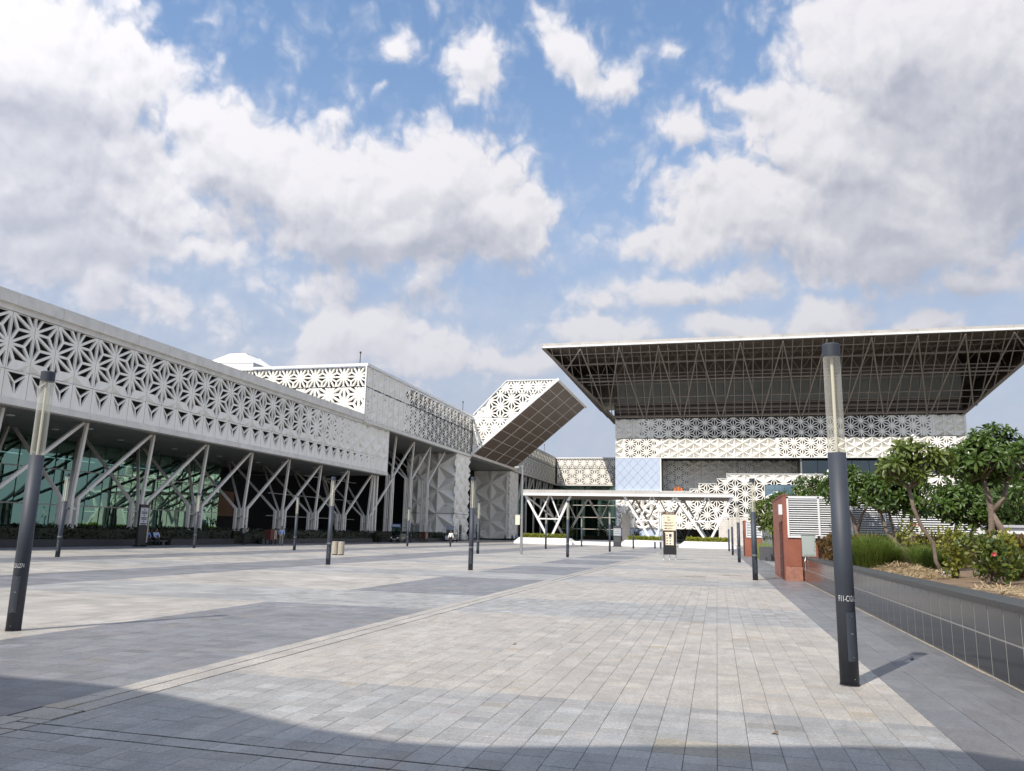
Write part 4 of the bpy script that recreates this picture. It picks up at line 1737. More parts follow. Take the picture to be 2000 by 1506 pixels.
for (x, xa, xb) in ((-25.4, -29.4, -22.1), (-9.45, -13.7, -6.1), (-1.3, -6.0, 2.3)):
    v_leg(x - 0.35, PY0, xa, PY0)
    v_leg(x + 0.35, PY0, xb, PY0)
    zt_ = 3.9
    f = (zt_ - 1.2) / 6.35
    g = G()
    g.beam((x - 0.35 + (xa - x + 0.35) * f, PY0, zt_), (x + 0.35 + (xb - x - 0.35) * f, PY0, zt_), 0.2, 0.2)
    g.build('tie_bar', M_WHITE, po)
    for sgn, xe in ((-1, x - 0.35 + (xa - x + 0.35) * f), (1, x + 0.35 + (xb - x - 0.35) * f)):
        g = G()
        g.beam((xe, PY0 + 0.05, zt_), (x + sgn * 0.15, PY0 + 0.05, 7.5), 0.2, 0.2, (0, 1, 0))
        g.build('inner_leg', M_WHITE, po)
for (x, xa, xb) in ((-25.0, -29.0, -21.2), (-17.2, -21.0, -13.2), (-9.2, -13.0, -5.4), (-1.2, -5.2, 2.1)):
    v_leg(x - 0.3, PY1 - 0.8, xa, PY1 - 0.8, w=0.32)
    v_leg(x + 0.3, PY1 - 0.8, xb, PY1 - 0.8, w=0.32)
    for sgn, xe in ((-1, x - 0.3 + (xa - x) * 0.42), (1, x + 0.3 + (xb - x) * 0.42)):
        g = G()
        g.beam((xe, PY1 - 0.75, 3.9), (x + sgn * 0.15, PY1 - 0.75, 7.5), 0.18, 0.18, (0, 1, 0))
        g.build('inner_leg', M_WHITE, po)
for (x, xa) in ((-29.4, -25.6), (-22.1, -25.6), (-6.0, -4.0), (-13.6, -11.5)):
    g = G()
    g.beam((x, PY0, 7.5), (xa, PY0 + 5, 4.0), 0.2, 0.2)
    g.build('inner_brace', M_WHITE, po)


def planter(x0, x1, y0, y1, h, label, hedge_label, mt_hedge, hh=0.5, seed=1, n=1500):
    p = thing('white_planter', ((x0 + x1) / 2, y0, 0), label, 'planter', 'planters under the porch')
    g = G()
    g.prism([(x0 - 0.8, 0), (x1 + 0.8, 0), (x1 + 0.8, h * 0.35), (x1, h), (x0, h), (x0 - 0.8, h * 0.35)], 'y', y0, y1)
    g.build('planter_wall', M_WHITE, p)
    g = G()
    g.box(x0, x1, y0 + 0.3, y1 - 0.3, h - 0.05, h + 0.02)
    g.build('planter_soil', M_SOIL, p)
    r_ = random.Random(seed)
    g = G()
    xa, xb, ya, yb = x0 + 0.3, x1 - 0.3, y0 + 0.35, y1 - 0.5
    g.box(xa + 0.15, xb - 0.15, ya + 0.15, yb - 0.15, h, h + hh - 0.12)

    def pf():
        if r_.random() < 0.5:
            return (r_.uniform(xa, xb), ya + r_.uniform(-0.08, 0.15), h + r_.uniform(0, hh))
        return (r_.uniform(xa, xb), r_.uniform(ya, yb), h + hh + r_.gauss(-0.08, 0.07))
    leaf_scatter(g, n, pf, 0.24, r_, 0.6, 0.6)
    o = g.build('clipped_hedge', mt_hedge)
    shift(o, ((x0 + x1) / 2, (y0 + y1) / 2, h))
    tag(o, hedge_label, 'hedge', 'hedges in the porch planters')


planter(-30.0, -22.4, 119.6, 124.0, 0.95, 'long white planter under the left end of the porch canopy', 'low bright green hedge under the left end of the porch canopy', M_HEDGEY, seed=21)
planter(-13.4, -6.6, 119.4, 124.0, 0.95, 'white planter behind the brown wayfinding totem', 'low bright green hedge left of and behind the wayfinding totem', M_HEDGEY, seed=22)
planter(-4.7, 1.9, 119.2, 124.0, 0.95, 'white planter under the right end of the porch canopy', 'low bright green hedge under the right end of the porch canopy', M_HEDGEY, seed=23)
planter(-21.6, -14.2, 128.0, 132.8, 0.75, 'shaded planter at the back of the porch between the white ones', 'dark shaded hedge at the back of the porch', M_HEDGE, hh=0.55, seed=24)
g = G()
g.box(-22.0, -14.4, 121.5, 122.2, 0, 0.55)
o = g.build('low_wall', M_WHITE)
shift(o, (-18, 121.8, 0))
tag(o, 'low white wall between the left and middle porch planters', 'wall')


def bushy(name, x, y, z, r, h, mt, label, cat, seed, n=420, size=0.3, group=None, stems=4, aspect=0.5):
    r_ = random.Random(seed)
    t = thing(name, (x, y, z), label, cat, group)
    g = G()
    tips = []
    for k in range(stems):
        a = r_.uniform(0, 6.28)
        tip = (x + math.cos(a) * r * 0.5, y + math.sin(a) * r * 0.5, z + h * r_.uniform(0.6, 0.9))
        g.tube([(x + math.cos(a) * 0.06, y + math.sin(a) * 0.06, z - 0.03), (x + math.cos(a) * r * 0.2, y + math.sin(a) * r * 0.2, z + h * 0.35), tip], [0.022 + r * 0.015, 0.018 + r * 0.01, 0.008], 5)
        tips.append(tip)
    g.build('stem', M_BARK, t)
    g = G()
    centres = []
    for k in range(14):
        a, rr_ = r_.uniform(0, 6.28), r * math.sqrt(r_.random()) * 0.8
        centres.append((x + math.cos(a) * rr_, y + math.sin(a) * rr_, z + h * r_.uniform(0.22, 0.95) - rr_ * 0.15))

    def pf():
        c = r_.choice(centres)
        return (c[0] + r_.gauss(0, r * 0.20), c[1] + r_.gauss(0, r * 0.20), max(z + 0.05, c[2] + r_.gauss(0, h * 0.10)))
    leaf_scatter(g, n, pf, size, r_, 0.5, aspect)
    g.build('foliage', mt, t)
    return t


bushy('potted_palm', -24.2, 130.5, 0.8, 1.0, 2.4, M_SHRUB, 'feathery shrub in the shade behind the left porch legs', 'shrub', 31, 300, 0.5, aspect=0.25)
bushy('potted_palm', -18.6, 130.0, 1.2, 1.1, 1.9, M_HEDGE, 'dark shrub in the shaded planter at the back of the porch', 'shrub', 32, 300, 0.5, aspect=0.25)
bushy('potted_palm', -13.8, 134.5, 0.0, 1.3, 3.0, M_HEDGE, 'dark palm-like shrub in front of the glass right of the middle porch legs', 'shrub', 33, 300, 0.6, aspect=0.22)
g = G()
g.box(-14.6, -13.4, 126, 126.9, 0, 5.0)
o = g.build('stone_pillar', M_STONEW)
shift(o, (-14, 126.4, 0))
tag(o, 'pale stone pillar standing in the shade behind the porch legs', 'pillar')

# bollards
for k, bx_ in enumerate((-7.9, -7.15)):
    g = G()
    g.tube([(bx_, 105.0, 0), (bx_, 105.0, 0.86)], 0.11, 10)
    o = g.build('bollard', M_POLE)
    shift(o, (bx_, 105.0, 0))
    tag(o, ('left' if k == 0 else 'right') + ' one of two short dark bollards beside the totem', 'bollard', 'bollards by the planter')

# ------------------------------------------------------------------ kerbs and hedges along the long hall
KX = -42.6
for k, (a, b, lb) in enumerate(((24, 50.6, 'long dark granite kerb under the near hedge of the hall'), (54.6, 63.2, 'dark granite kerb below the hedge between the seated men and the red cabinet'),
                               (67.8, 93.0, 'dark granite kerb below the hedge right of the red cabinet'), (96.0, 122.0, 'dark granite kerb by the far tall columns'))):
    t = thing('granite_kerb', (KX, (a + b) / 2, 0), lb, 'kerb', 'kerbs along the hall')
    y = a
    while y < b - 0.1:
        ye = min(y + 1.9, b)
        g = G()
        g.box(KX - 0.4, KX, y + 0.006, ye - 0.006, 0, 0.50)
        g.build('kerb_stone', M_KERB, t)
        y = ye
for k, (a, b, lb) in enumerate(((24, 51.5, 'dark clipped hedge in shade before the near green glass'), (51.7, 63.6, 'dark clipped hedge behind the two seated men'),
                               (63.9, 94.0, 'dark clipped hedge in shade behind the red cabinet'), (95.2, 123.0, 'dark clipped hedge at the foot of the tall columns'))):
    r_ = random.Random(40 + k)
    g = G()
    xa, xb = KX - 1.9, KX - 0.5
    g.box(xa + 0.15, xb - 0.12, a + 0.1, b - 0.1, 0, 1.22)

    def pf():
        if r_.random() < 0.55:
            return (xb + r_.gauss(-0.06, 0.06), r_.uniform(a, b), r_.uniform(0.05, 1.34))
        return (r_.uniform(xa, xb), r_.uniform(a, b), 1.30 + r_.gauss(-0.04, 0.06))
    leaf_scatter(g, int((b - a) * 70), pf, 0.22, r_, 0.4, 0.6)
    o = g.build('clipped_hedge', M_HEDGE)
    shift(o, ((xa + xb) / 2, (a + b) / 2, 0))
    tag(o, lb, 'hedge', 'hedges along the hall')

# ------------------------------------------------------------------ lamp posts
PR = 0.103


def stencil(txt, size, r, start):
    cu = bpy.data.curves.new('t', 'FONT')
    cu.body = txt
    cu.size = size
    cu.align_x = 'LEFT'
    cu.resolution_u = 3
    ob = bpy.data.objects.new('t', cu)
    COL.objects.link(ob)
    bpy.context.view_layer.update()
    me = bpy.data.meshes.new_from_object(ob.evaluated_get(bpy.context.evaluated_depsgraph_get()))
    bpy.data.objects.remove(ob)
    bpy.data.curves.remove(cu)
    for v in me.vertices:
        a = R(start) + v.co.x * 0.50 / r
        v.co = ((r + 0.0015) * math.sin(a), -(r + 0.0015) * math.cos(a), v.co.y)
    return me


def lamp_post(label, txt, start):
    t = thing('lamp_post', (0, 0, 0), label, 'lamp post', 'column lights standing in rows on the plaza')
    g = G()
    g.tube([(0, 0, 0.0), (0, 0, 2.62)], PR, 28)
    g.build('shaft', M_POLE, t, smooth=False)
    for p in t.children[0].data.polygons:
        p.use_smooth = len(p.vertices) == 4
    g = G()
    g.tube([(0, 0, 0), (0, 0, 0.012)], PR + 0.006, 28)
    g.build('base_ring', M_FLASH, t)
    # clear tube: outer wall and inner wall
    g = G()
    g.tube([(0, 0, 2.62), (0, 0, 3.80)], PR - 0.004, 28, cap=False)
    o = g.build('lamp_tube', M_TUBE, t, smooth=True)
    g = G()
    g.tube([(0, 0, 2.62), (0, 0, 3.80)], 0.018, 10)
    g.build('lamp_rod', M_ROD, t, smooth=False)
    g = G()
    g.tube([(0, 0, 3.79), (0, 0, 3.935), (0, 0, 3.95)], [PR, PR, PR - 0.012], 28)
    o = g.build('lamp_cap', M_POLE, t)
    g = G()
    a0, a1 = -0.15, 0.85
    n = 8
    for i in range(n):
        p, q = a0 + (a1 - a0) * i / n, a0 + (a1 - a0) * (i + 1) / n
        rr_ = PR + 0.003
        g.poly([(rr_ * math.sin(p), -rr_ * math.cos(p), 0.27), (rr_ * math.sin(q), -rr_ * math.cos(q), 0.27), (rr_ * math.sin(q), -rr_ * math.cos(q), 0.80), (rr_ * math.sin(p), -rr_ * math.cos(p), 0.80)])
    g.build('access_hatch', M_POLE, t)
    g = G()
    for z in (0.76, 0.31, 0.08):
        a = 0.42
        rr_ = PR + 0.004
        g.tube([(rr_ * math.sin(a), -rr_ * math.cos(a), z), ((rr_ + 0.004) * math.sin(a), -(rr_ + 0.004) * math.cos(a), z)], 0.006, 6)
    for a, z in ((0.35, 0.56), (0.43, 0.56)):
        rr_ = PR + 0.004
        g.poly([(rr_ * math.sin(a - .1), -rr_ * math.cos(a - .1), z), (rr_ * math.sin(a + .1), -rr_ * math.cos(a + .1), z), (rr_ * math.sin(a + .1), -rr_ * math.cos(a + .1), z + 0.012), (rr_ * math.sin(a - .1), -rr_ * math.cos(a - .1), z + 0.012)])
    g.build('hatch_screw', M_GALV, t)
    me = stencil(txt, 0.092, PR, start)
    me.materials.append(M_MARK)
    o = bpy.data.objects.new('stencil_number', me)
    COL.objects.link(o)
    o.parent = t
    o.location = (0, 0, 0.92)
    return t


post_a = lamp_post('nearest dark lamp post at right, with a clear tube top, beside the granite planter wall', 'F11-C12-L275', -49)
post_a.location = (1.406, 9.85, 0)
post_b = lamp_post('near dark lamp post at the left edge, leaning clear tube top before the hall', 'F11-C12-L274', -84)
post_b.location = (-10.2, 9.76, 0)
PO = [(1.41, 32.4, 'dark lamp post standing just left of the louvered terracotta block'),
      (1.41, 54.95, 'dark lamp post in the right row, second beyond the louvered block'),
      (1.41, 77.5, 'dark lamp post in the right row before the second terracotta block'),
      (1.41, 100.1, 'farthest dark lamp post of the right row, by the porch end'),
      (-10.2, 32.3, 'dark lamp post left of the tall floodlight mast, before the faceted wall'),
      (-10.2, 54.85, 'dark lamp post in front of the left end of the white porch'),
      (-10.2, 77.4, 'dark lamp post in front of the gap between porch planters'),
      (-10.2, 99.95, 'dark lamp post left of the wayfinding totem'),
      (-17.05, 32.6, 'dark lamp post with the pair of beige bins behind it'),
      (-17.5, 57.1, 'dark lamp post close behind another one, left of the floodlight mast'),
      (-17.8, 82.9, 'dark lamp post before the left porch hedge'),
      (-18.0, 107.2, 'small far lamp post by the shaded middle of the porch'),
      (-30.2, 30.8, 'dark lamp post at far left, second from the left edge'),
      (-29.7, 51.5, 'dark lamp post right of the man in pale blue shirt'),
      (-30.9, 76.0, 'slim far lamp post right of the dark cart'),
      (-36.7, 49.6, 'dark lamp post in the shade right of the two seated men'),
      (-39.6, 98.5, 'farthest lamp post in the shade, just right of the slim far one')]
for (px_, py_, lb) in PO:
    dup_tree(post_a, (px_, py_, 0), lb)

# ------------------------------------------------------------------ floodlight mast with a banner
t = thing('floodlight_mast', (-14.44, 58.4, 0), 'tall thin grey mast with a small lamp head and a cream banner', 'mast')
g = G()
g.tube([(-14.44, 58.4, 0), (-14.46, 58.4, 6.8)], [0.11, 0.06], 10)
g.build('mast_pole', M_GALV, t)
g = G()
g.beam((-14.46, 58.4, 6.72), (-15.0, 58.35, 6.66), 0.05, 0.05)
g.build('lamp_arm', M_GALV, t)
g = G()
g.box(-15.05, -14.72, 58.2, 58.5, 6.55, 6.68)
g.build('lamp_head', M_CABINET, t)
g = G()
g.box(-14.95, -14.60, 58.38, 58.41, 2.22, 2.95)
g.build('banner', M_CREAM, t)
g = G()
g.box(-15.02, -14.45, 58.37, 58.42, 2.95, 2.99)
g.box(-14.6, -14.35, 58.37, 58.42, 2.75, 2.82)
g.build('banner_bracket', M_GALV, t)

# ------------------------------------------------------------------ wayfinding totems
rl = random.Random(77)


def text_row(g, x, y, z, w, h):
    xx = x
    while xx < x + w:
        ww = rl.uniform(0.35, 0.9) * h
        g.box(xx, min(xx + ww, x + w), y, y + 0.004, z, z + h * rl.choice((0.75, 0.75, 1.0)))
        xx += ww + h * rl.choice((0.22, 0.22, 0.6))


t = thing('wayfinding_totem', (-3.27, 56.66, 0), 'tall brown and cream wayfinding totem on thin legs in mid plaza', 'sign')
TX0, TX1, TY = -3.70, -2.78, 56.66
g = G()
g.box(TX0, TX1, TY, TY + 0.12, 2.02, 3.12)
g.build('cream_panel', M_CREAM, t)
g = G()
g.box(TX0 - 0.01, TX1 + 0.01, TY - 0.012, TY + 0.13, 3.13, 3.32)
hd = g.build('header_band', M_DKBROWN, t)
g = G()
g.tube([(TX0 + 0.09, TY - 0.022, 3.23), (TX0 + 0.09, TY - 0.013, 3.23)], 0.06, 10)
g.build('round_emblem', M_RED, hd)
g = G()
text_row(g, TX0 + 0.22, TY - 0.02, 3.20, 0.58, 0.075)
g.build('header_lettering', M_CREAM, hd)
g = G()
for i in range(5):
    z = 2.93 - i * 0.195
    g.poly([(TX0 + 0.06, TY - 0.005, z), (TX0 + 0.10, TY - 0.005, z - 0.04), (TX0 + 0.10, TY - 0.005, z + 0.04)])
    g.poly([(TX0 + 0.14, TY - 0.005, z), (TX0 + 0.10, TY - 0.005, z + 0.04), (TX0 + 0.10, TY - 0.005, z - 0.04)])
    if i > 1:
        g.box(TX0 + 0.17, TX0 + 0.27, TY - 0.006, TY - 0.002, z - 0.045, z + 0.05)
    text_row(g, TX0 + 0.30, TY - 0.006, z + 0.008, (0.22, 0.3, 0.48, 0.58, 0.42)[i], 0.04)
    text_row(g, TX0 + 0.30, TY - 0.006, z - 0.05, (0.18, 0.24, 0.3, 0.4, 0.32)[i], 0.034)
g.build('list_lettering', M_DKBROWN, t)
g = G()
g.box(TX0 + 0.02, TX1 - 0.02, TY, TY + 0.12, 0.34, 2.01)
g.build('dark_panel', M_DKBROWN, t)
g = G()
g.box(TX0 + 0.02, TX1, TY - 0.006, TY + 0.001, 0.34, 0.98)
g.build('lower_panel', M_BLACK, t)
g = G()
q0 = TX0 + 0.19
for (a, b, zz0, zz1) in ((q0, q0 + 0.50, 1.0, 1.9), (q0 - 0.05, q0 + 0.55, 1.82, 1.9), (q0 + 0.46, q0 + 0.55, 0.99, 1.92)):
    g.box(a, b, TY - 0.012 - (b - a) * 0.002, TY - 0.002, zz0, zz1)
ps_ = g.build('torn_poster', M_CREAM, t)
g = G()
for i in range(4):
    for j in range(2):
        a = q0 + 0.05 + j * 0.22
        z = 1.06 + i * 0.19
        g.box(a, a + 0.10, TY - 0.018, TY - 0.0145, z, z + 0.085)
g.box(q0 + 0.24, q0 + 0.42, TY - 0.018, TY - 0.0145, 1.56, 1.78)
g.build('poster_print', mat('grey_violet_print', (0.12, 0.10, 0.15), 0.6), ps_)
for x in (TX0 + 0.04, (TX0 + TX1) / 2, TX1 - 0.04):
    g = G()
    g.tube([(x, TY + 0.05, 0.0), (x, TY + 0.05, 0.36)], 0.03, 8)
    g.tube([(x, TY + 0.05, 0.0), (x, TY + 0.05, 0.07)], [0.09, 0.05], 10)
    g.build('leg', M_GALV, t)
for x in (TX0 - 0.02, TX1 + 0.02):
    g = G()
    g.box(x - 0.015, x + 0.015, TY + 0.0, TY + 0.14, 0.3, 2.05 if x > -3 else 2.05)
    g.build('side_frame', M_GALV, t)
g = G()
for x in (TX0 - 0.28, TX0 - 0.16):
    g.tube([(x, TY + 0.9, 0.28), (x, TY + 0.9, 3.36)], 0.022, 6)
g.beam((TX0 - 0.28, TY + 0.9, 0.30), (TX0 + 0.3, TY + 0.1, 0.30), 0.03, 0.03)
g.beam((TX0 - 0.28, TY + 0.9, 3.3), (TX0 + 0.3, TY + 0.1, 3.25), 0.03, 0.03)
g.build('rear_stay', M_GALV, t)
g = G()
g.box(TX0 + 0.3, TX0 + 0.36, TY + 0.02, TY + 0.08, 3.32, 3.38)
g.box(TX1 - 0.1, TX1 - 0.02, TY + 0.02, TY + 0.08, 3.32, 3.39)
g.build('lifting_lug', M_BLACK, t)

t = thing('directory_sign', (-41.0, 49.0, 0), 'black and white directory sign in shade by the branching columns', 'sign')
g = G()
g.box(-41.05, -40.88, 48.72, 49.60, 0.12, 3.06)
g.build('sign_body', M_BLACK, t)
g = G()
g.box(-40.878, -40.872, 48.74, 49.54, 1.55, 2.82)
g.build('white_face', M_GREYSIGN, t)
g = G()
for i in range(3):
    z = 2.62 - i * 0.42
    g.box(-40.870, -40.866, 49.08, 49.2, z, z + 0.1)
    g.box(-40.870, -40.866, 48.84, 49.44, z - 0.15, z - 0.08)
    g.box(-40.870, -40.866, 48.88, 49.40, z - 0.25, z - 0.19)
g.build('sign_lettering', M_BLACK, t)
g = G()
g.box(-41.06, -40.86, 49.62, 49.72, 0.3, 3.06)
g.build('side_edge', M_BIN, t)
g = G()
for yy in (48.8, 49.5):
    g.box(-41.2, -40.7, yy - 0.1, yy + 0.1, 0, 0.12)
g.build('foot', M_BLACK, t)

t = thing('directory_sign', (-49.2, 160.4, 0), 'far black and white directory sign before the second faceted wall', 'sign')
g = G()
g.box(-49.7, -48.8, 160.4, 160.6, 0.1, 3.2)
g.build('sign_body', M_BLACK, t)
g = G()
g.box(-49.65, -48.85, 160.37, 160.39, 1.6, 3.0)
g.build('white_face', M_GREYSIGN, t)
g = G()
for i in range(4):
    z = 2.8 - i * 0.33
    g.box(-49.55, -48.95, 160.355, 160.365, z - 0.12, z - 0.02)
g.build('sign_lettering', M_BLACK, t)

t = thing('map_kiosk', (-13.7, 112.0, 0), 'grey and black map kiosk in front of the porch gap', 'sign')
g = G()
g.box(-14.25, -13.15, 112.0, 112.3, 0.1, 2.9)
g.build('kiosk_body', M_FLASH, t)
g = G()
g.box(-14.2, -13.2, 111.96, 111.99, 1.55, 2.55)
g.build('grey_face', M_GREYSIGN, t)
g = G()
for i in range(3):
    text_row(g, -14.1, 111.95, 2.3 - i * 0.26, 0.8, 0.09)
g.build('kiosk_lettering', M_BLACK, t)
g = G()
g.box(-14.1, -13.3, 111.96, 111.99, 0.6, 1.4)
g.build('map_face', M_INTER, t)
g = G()
g.box(-14.35, -13.05, 111.8, 112.5, 0, 0.1)
g.build('foot', M_FLASH, t)

# ------------------------------------------------------------------ bins
for k, xx in enumerate((-23.12, -22.70)):
    t = thing('litter_bin', (xx, 45.0, 0), ('left' if k == 0 else 'right') + ' one of two beige upright bins behind a lamp post', 'litter bin', 'beige bins standing side by side')
    g = G()
    g.tube([(xx, 45, 0.05), (xx, 45, 0.78)], 0.19, 14)
    g.build('bin_body', M_BIN, t)
    g = G()
    for q in range(14):
        a = q * 2 * math.pi / 14
        g.beam((xx + 0.195 * math.cos(a), 45 + 0.195 * math.sin(a), 0.06), (xx + 0.195 * math.cos(a), 45 + 0.195 * math.sin(a), 0.76), 0.05, 0.012, (math.cos(a), math.sin(a), 0))
    g.build('bin_slat', M_BIN, t)
    g = G()
    g.tube([(xx, 45, 0.78), (xx, 45, 0.82)], [0.205, 0.19], 14)
    g.build('bin_rim', M_BIN, t)
    g = G()
    g.tube([(xx, 45, 0.0), (xx, 45, 0.05)], 0.17, 14)
    g.build('bin_foot', M_BLACK, t)

# ------------------------------------------------------------------ red cabinets on legs


def red_cabinet(x, y, label, w=1.2):
    t = thing('red_cabinet', (x, y, 0), label, 'cabinet', 'red cabinets on legs')
    g = G()
    g.box(x - 0.3, x + 0.3, y - w / 2, y + w / 2, 0.45, 1.38)
    g.build('cabinet_body', M_MAROON, t)
    g = G()
    for q in (0.15, 0.38):
        g.box(x + 0.301, x + 0.306, y + q - 0.04, y + q + 0.04, 0.5, 1.3)
    g.box(x + 0.301, x + 0.306, y + 0.1, y + 0.43, 1.26, 1.31)
    g.build('cream_stripe', M_CREAM, t)
    for (dx, dy) in ((-0.22, -w / 2 + 0.08), (0.22, -w / 2 + 0.08), (-0.22, w / 2 - 0.08), (0.22, w / 2 - 0.08)):
        g = G()
        g.box(x + dx - 0.05, x + dx + 0.05, y + dy - 0.05, y + dy + 0.05, 0, 0.45)
        g.build('leg', M_BLACK, t)
    g = G()
    g.box(x - 0.34, x + 0.34, y - w / 2 - 0.04, y + w / 2 + 0.04, 1.38, 1.42)
    g.build('cabinet_top', M_MAROON, t)


red_cabinet(-41.2, 67.0, 'dark red cabinet on four legs in the shade of the hall')
red_cabinet(-42.0, 109.8, 'far dark red cabinet on legs between the carts', 1.1)

# ------------------------------------------------------------------ electric carts


def cart(x, y, label, body, sign_mat):
    t = thing('electric_cart', (x, y, 0), label, 'cart', 'electric carts in the shade of the hall')
    g = G()
    g.prism([(-0.62, 0.28), (0.62, 0.28), (0.62, 0.75), (0.5, 0.92), (-0.5, 0.92), (-0.62, 0.75)], 'y', y - 1.3, y - 0.5)
    g.v = [(vx + x, vy, vz) for vx, vy, vz in g.v]
    g.build('front_cowl', body, t)
    g = G()
    g.box(x - 0.6, x + 0.6, y - 0.5, y + 1.3, 0.28, 0.42)
    g.build('floor_pan', body, t)
    for sy in (0.0, 0.8):
        g = G()
        g.box(x - 0.55, x + 0.55, y + sy, y + sy + 0.45, 0.42, 0.75)
        g.box(x - 0.55, x + 0.55, y + sy + 0.40, y + sy + 0.5, 0.75, 1.15)
        g.build('bench_seat', M_BIN, t)
    g = G()
    g.box(x - 0.66, x + 0.66, y - 1.0, y + 1.4, 1.92, 2.0)
    g.build('cart_roof', body, t)
    for (dx, dy) in ((-0.6, -0.85), (0.6, -0.85), (-0.6, 1.3), (0.6, 1.3)):
        g = G()
        g.beam((x + dx, y + dy, 0.42), (x + dx, y + dy, 1.93), 0.05, 0.05, (1, 0, 0))
        g.build('roof_post', M_FLASH, t)
    g = G()
    g.poly([(x - 0.57, y - 0.87, 0.95), (x + 0.57, y - 0.87, 0.95), (x + 0.57, y - 0.87, 1.9), (x - 0.57, y - 0.87, 1.9)])
    g.build('windscreen', M_GLASSD, t)
    for dx in (-0.45, 0.45):
        g = G()
        g.tube([(x + dx, y - 1.29, 0.62), (x + dx, y - 1.33, 0.62)], 0.11, 10)
        g.build('headlight', M_LENS, t)
        for dy in (-0.95, 1.0):
            g = G()
            g.tube([(x + dx * 1.22 - 0.08, y + dy, 0.26), (x + dx * 1.22 + 0.08, y + dy, 0.26)], 0.26, 12)
            g.build('wheel', M_TYRE, t)
    g = G()
    g.box(x - 0.30, x + 0.30, y - 1.325, y - 1.305, 0.38, 0.50)
    g.build('number_plate', M_GREYSIGN, t)
    g = G()
    g.box(x - 0.62, x + 0.62, y - 0.98, y - 0.9, 2.0, 2.42)
    sg = g.build('roof_sign', sign_mat, t)
    g = G()
    g.box(x - 0.5, x + 0.5, y - 1.0, y - 0.985, 2.1, 2.32)
    pl = g.build('sign_face', M_GREYSIGN, sg)
    return t


cart(-41.4, 98.5, 'dark open electric cart with a blue sign on its roof', M_CARTD, M_BLUESIGN)
cart(-41.6, 121.0, 'white electric cart parked behind the walking man', M_CARTW, M_BLUESIGN)

# ------------------------------------------------------------------ people


def skin_mesh(name, chains, material, parent, rad_scale=1.0):
    """one continuous tapered surface grown from a skeleton; chains = list of lists of (point, radius), later chains root on an existing point"""
    verts, edges, rad = [], [], []
    idx = {}
    for ch in chains:
        prev = None
        for p, r in ch:
            key = tuple(round(c, 4) for c in p)
            if key not in idx:
                idx[key] = len(verts)
                verts.append(p)
                rad.append(r)
            i = idx[key]
            if prev is not None and prev != i:
                edges.append((prev, i))
            prev = i
    me = bpy.data.meshes.new(name)
    me.from_pydata(verts, edges, [])
    ob = bpy.data.objects.new(name, me)
    COL.objects.link(ob)
    sk_ = ob.modifiers.new('skin', 'SKIN')
    sk_.use_smooth_shade = True
    sub = ob.modifiers.new('smooth', 'SUBSURF')
    sub.levels = sub.render_levels = 1
    if not me.skin_vertices:
        me.attributes  # layer is made by the modifier
    for i, sv in enumerate(me.skin_vertices[0].data):
        rr_ = rad[i] * rad_scale
        sv.radius = (rr_, rr_)
        sv.use_root = (i == 0)
    bpy.context.view_layer.update()
    dg = bpy.context.evaluated_depsgraph_get()
    m2 = bpy.data.meshes.new_from_object(ob.evaluated_get(dg))
    bpy.data.objects.remove(ob)
    bpy.data.meshes.remove(me)
    m2.name = name
    m2.materials.clear()
    m2.materials.append(material)
    o = bpy.data.objects.new(name, m2)
    COL.objects.link(o)
    o.parent = parent
    return o


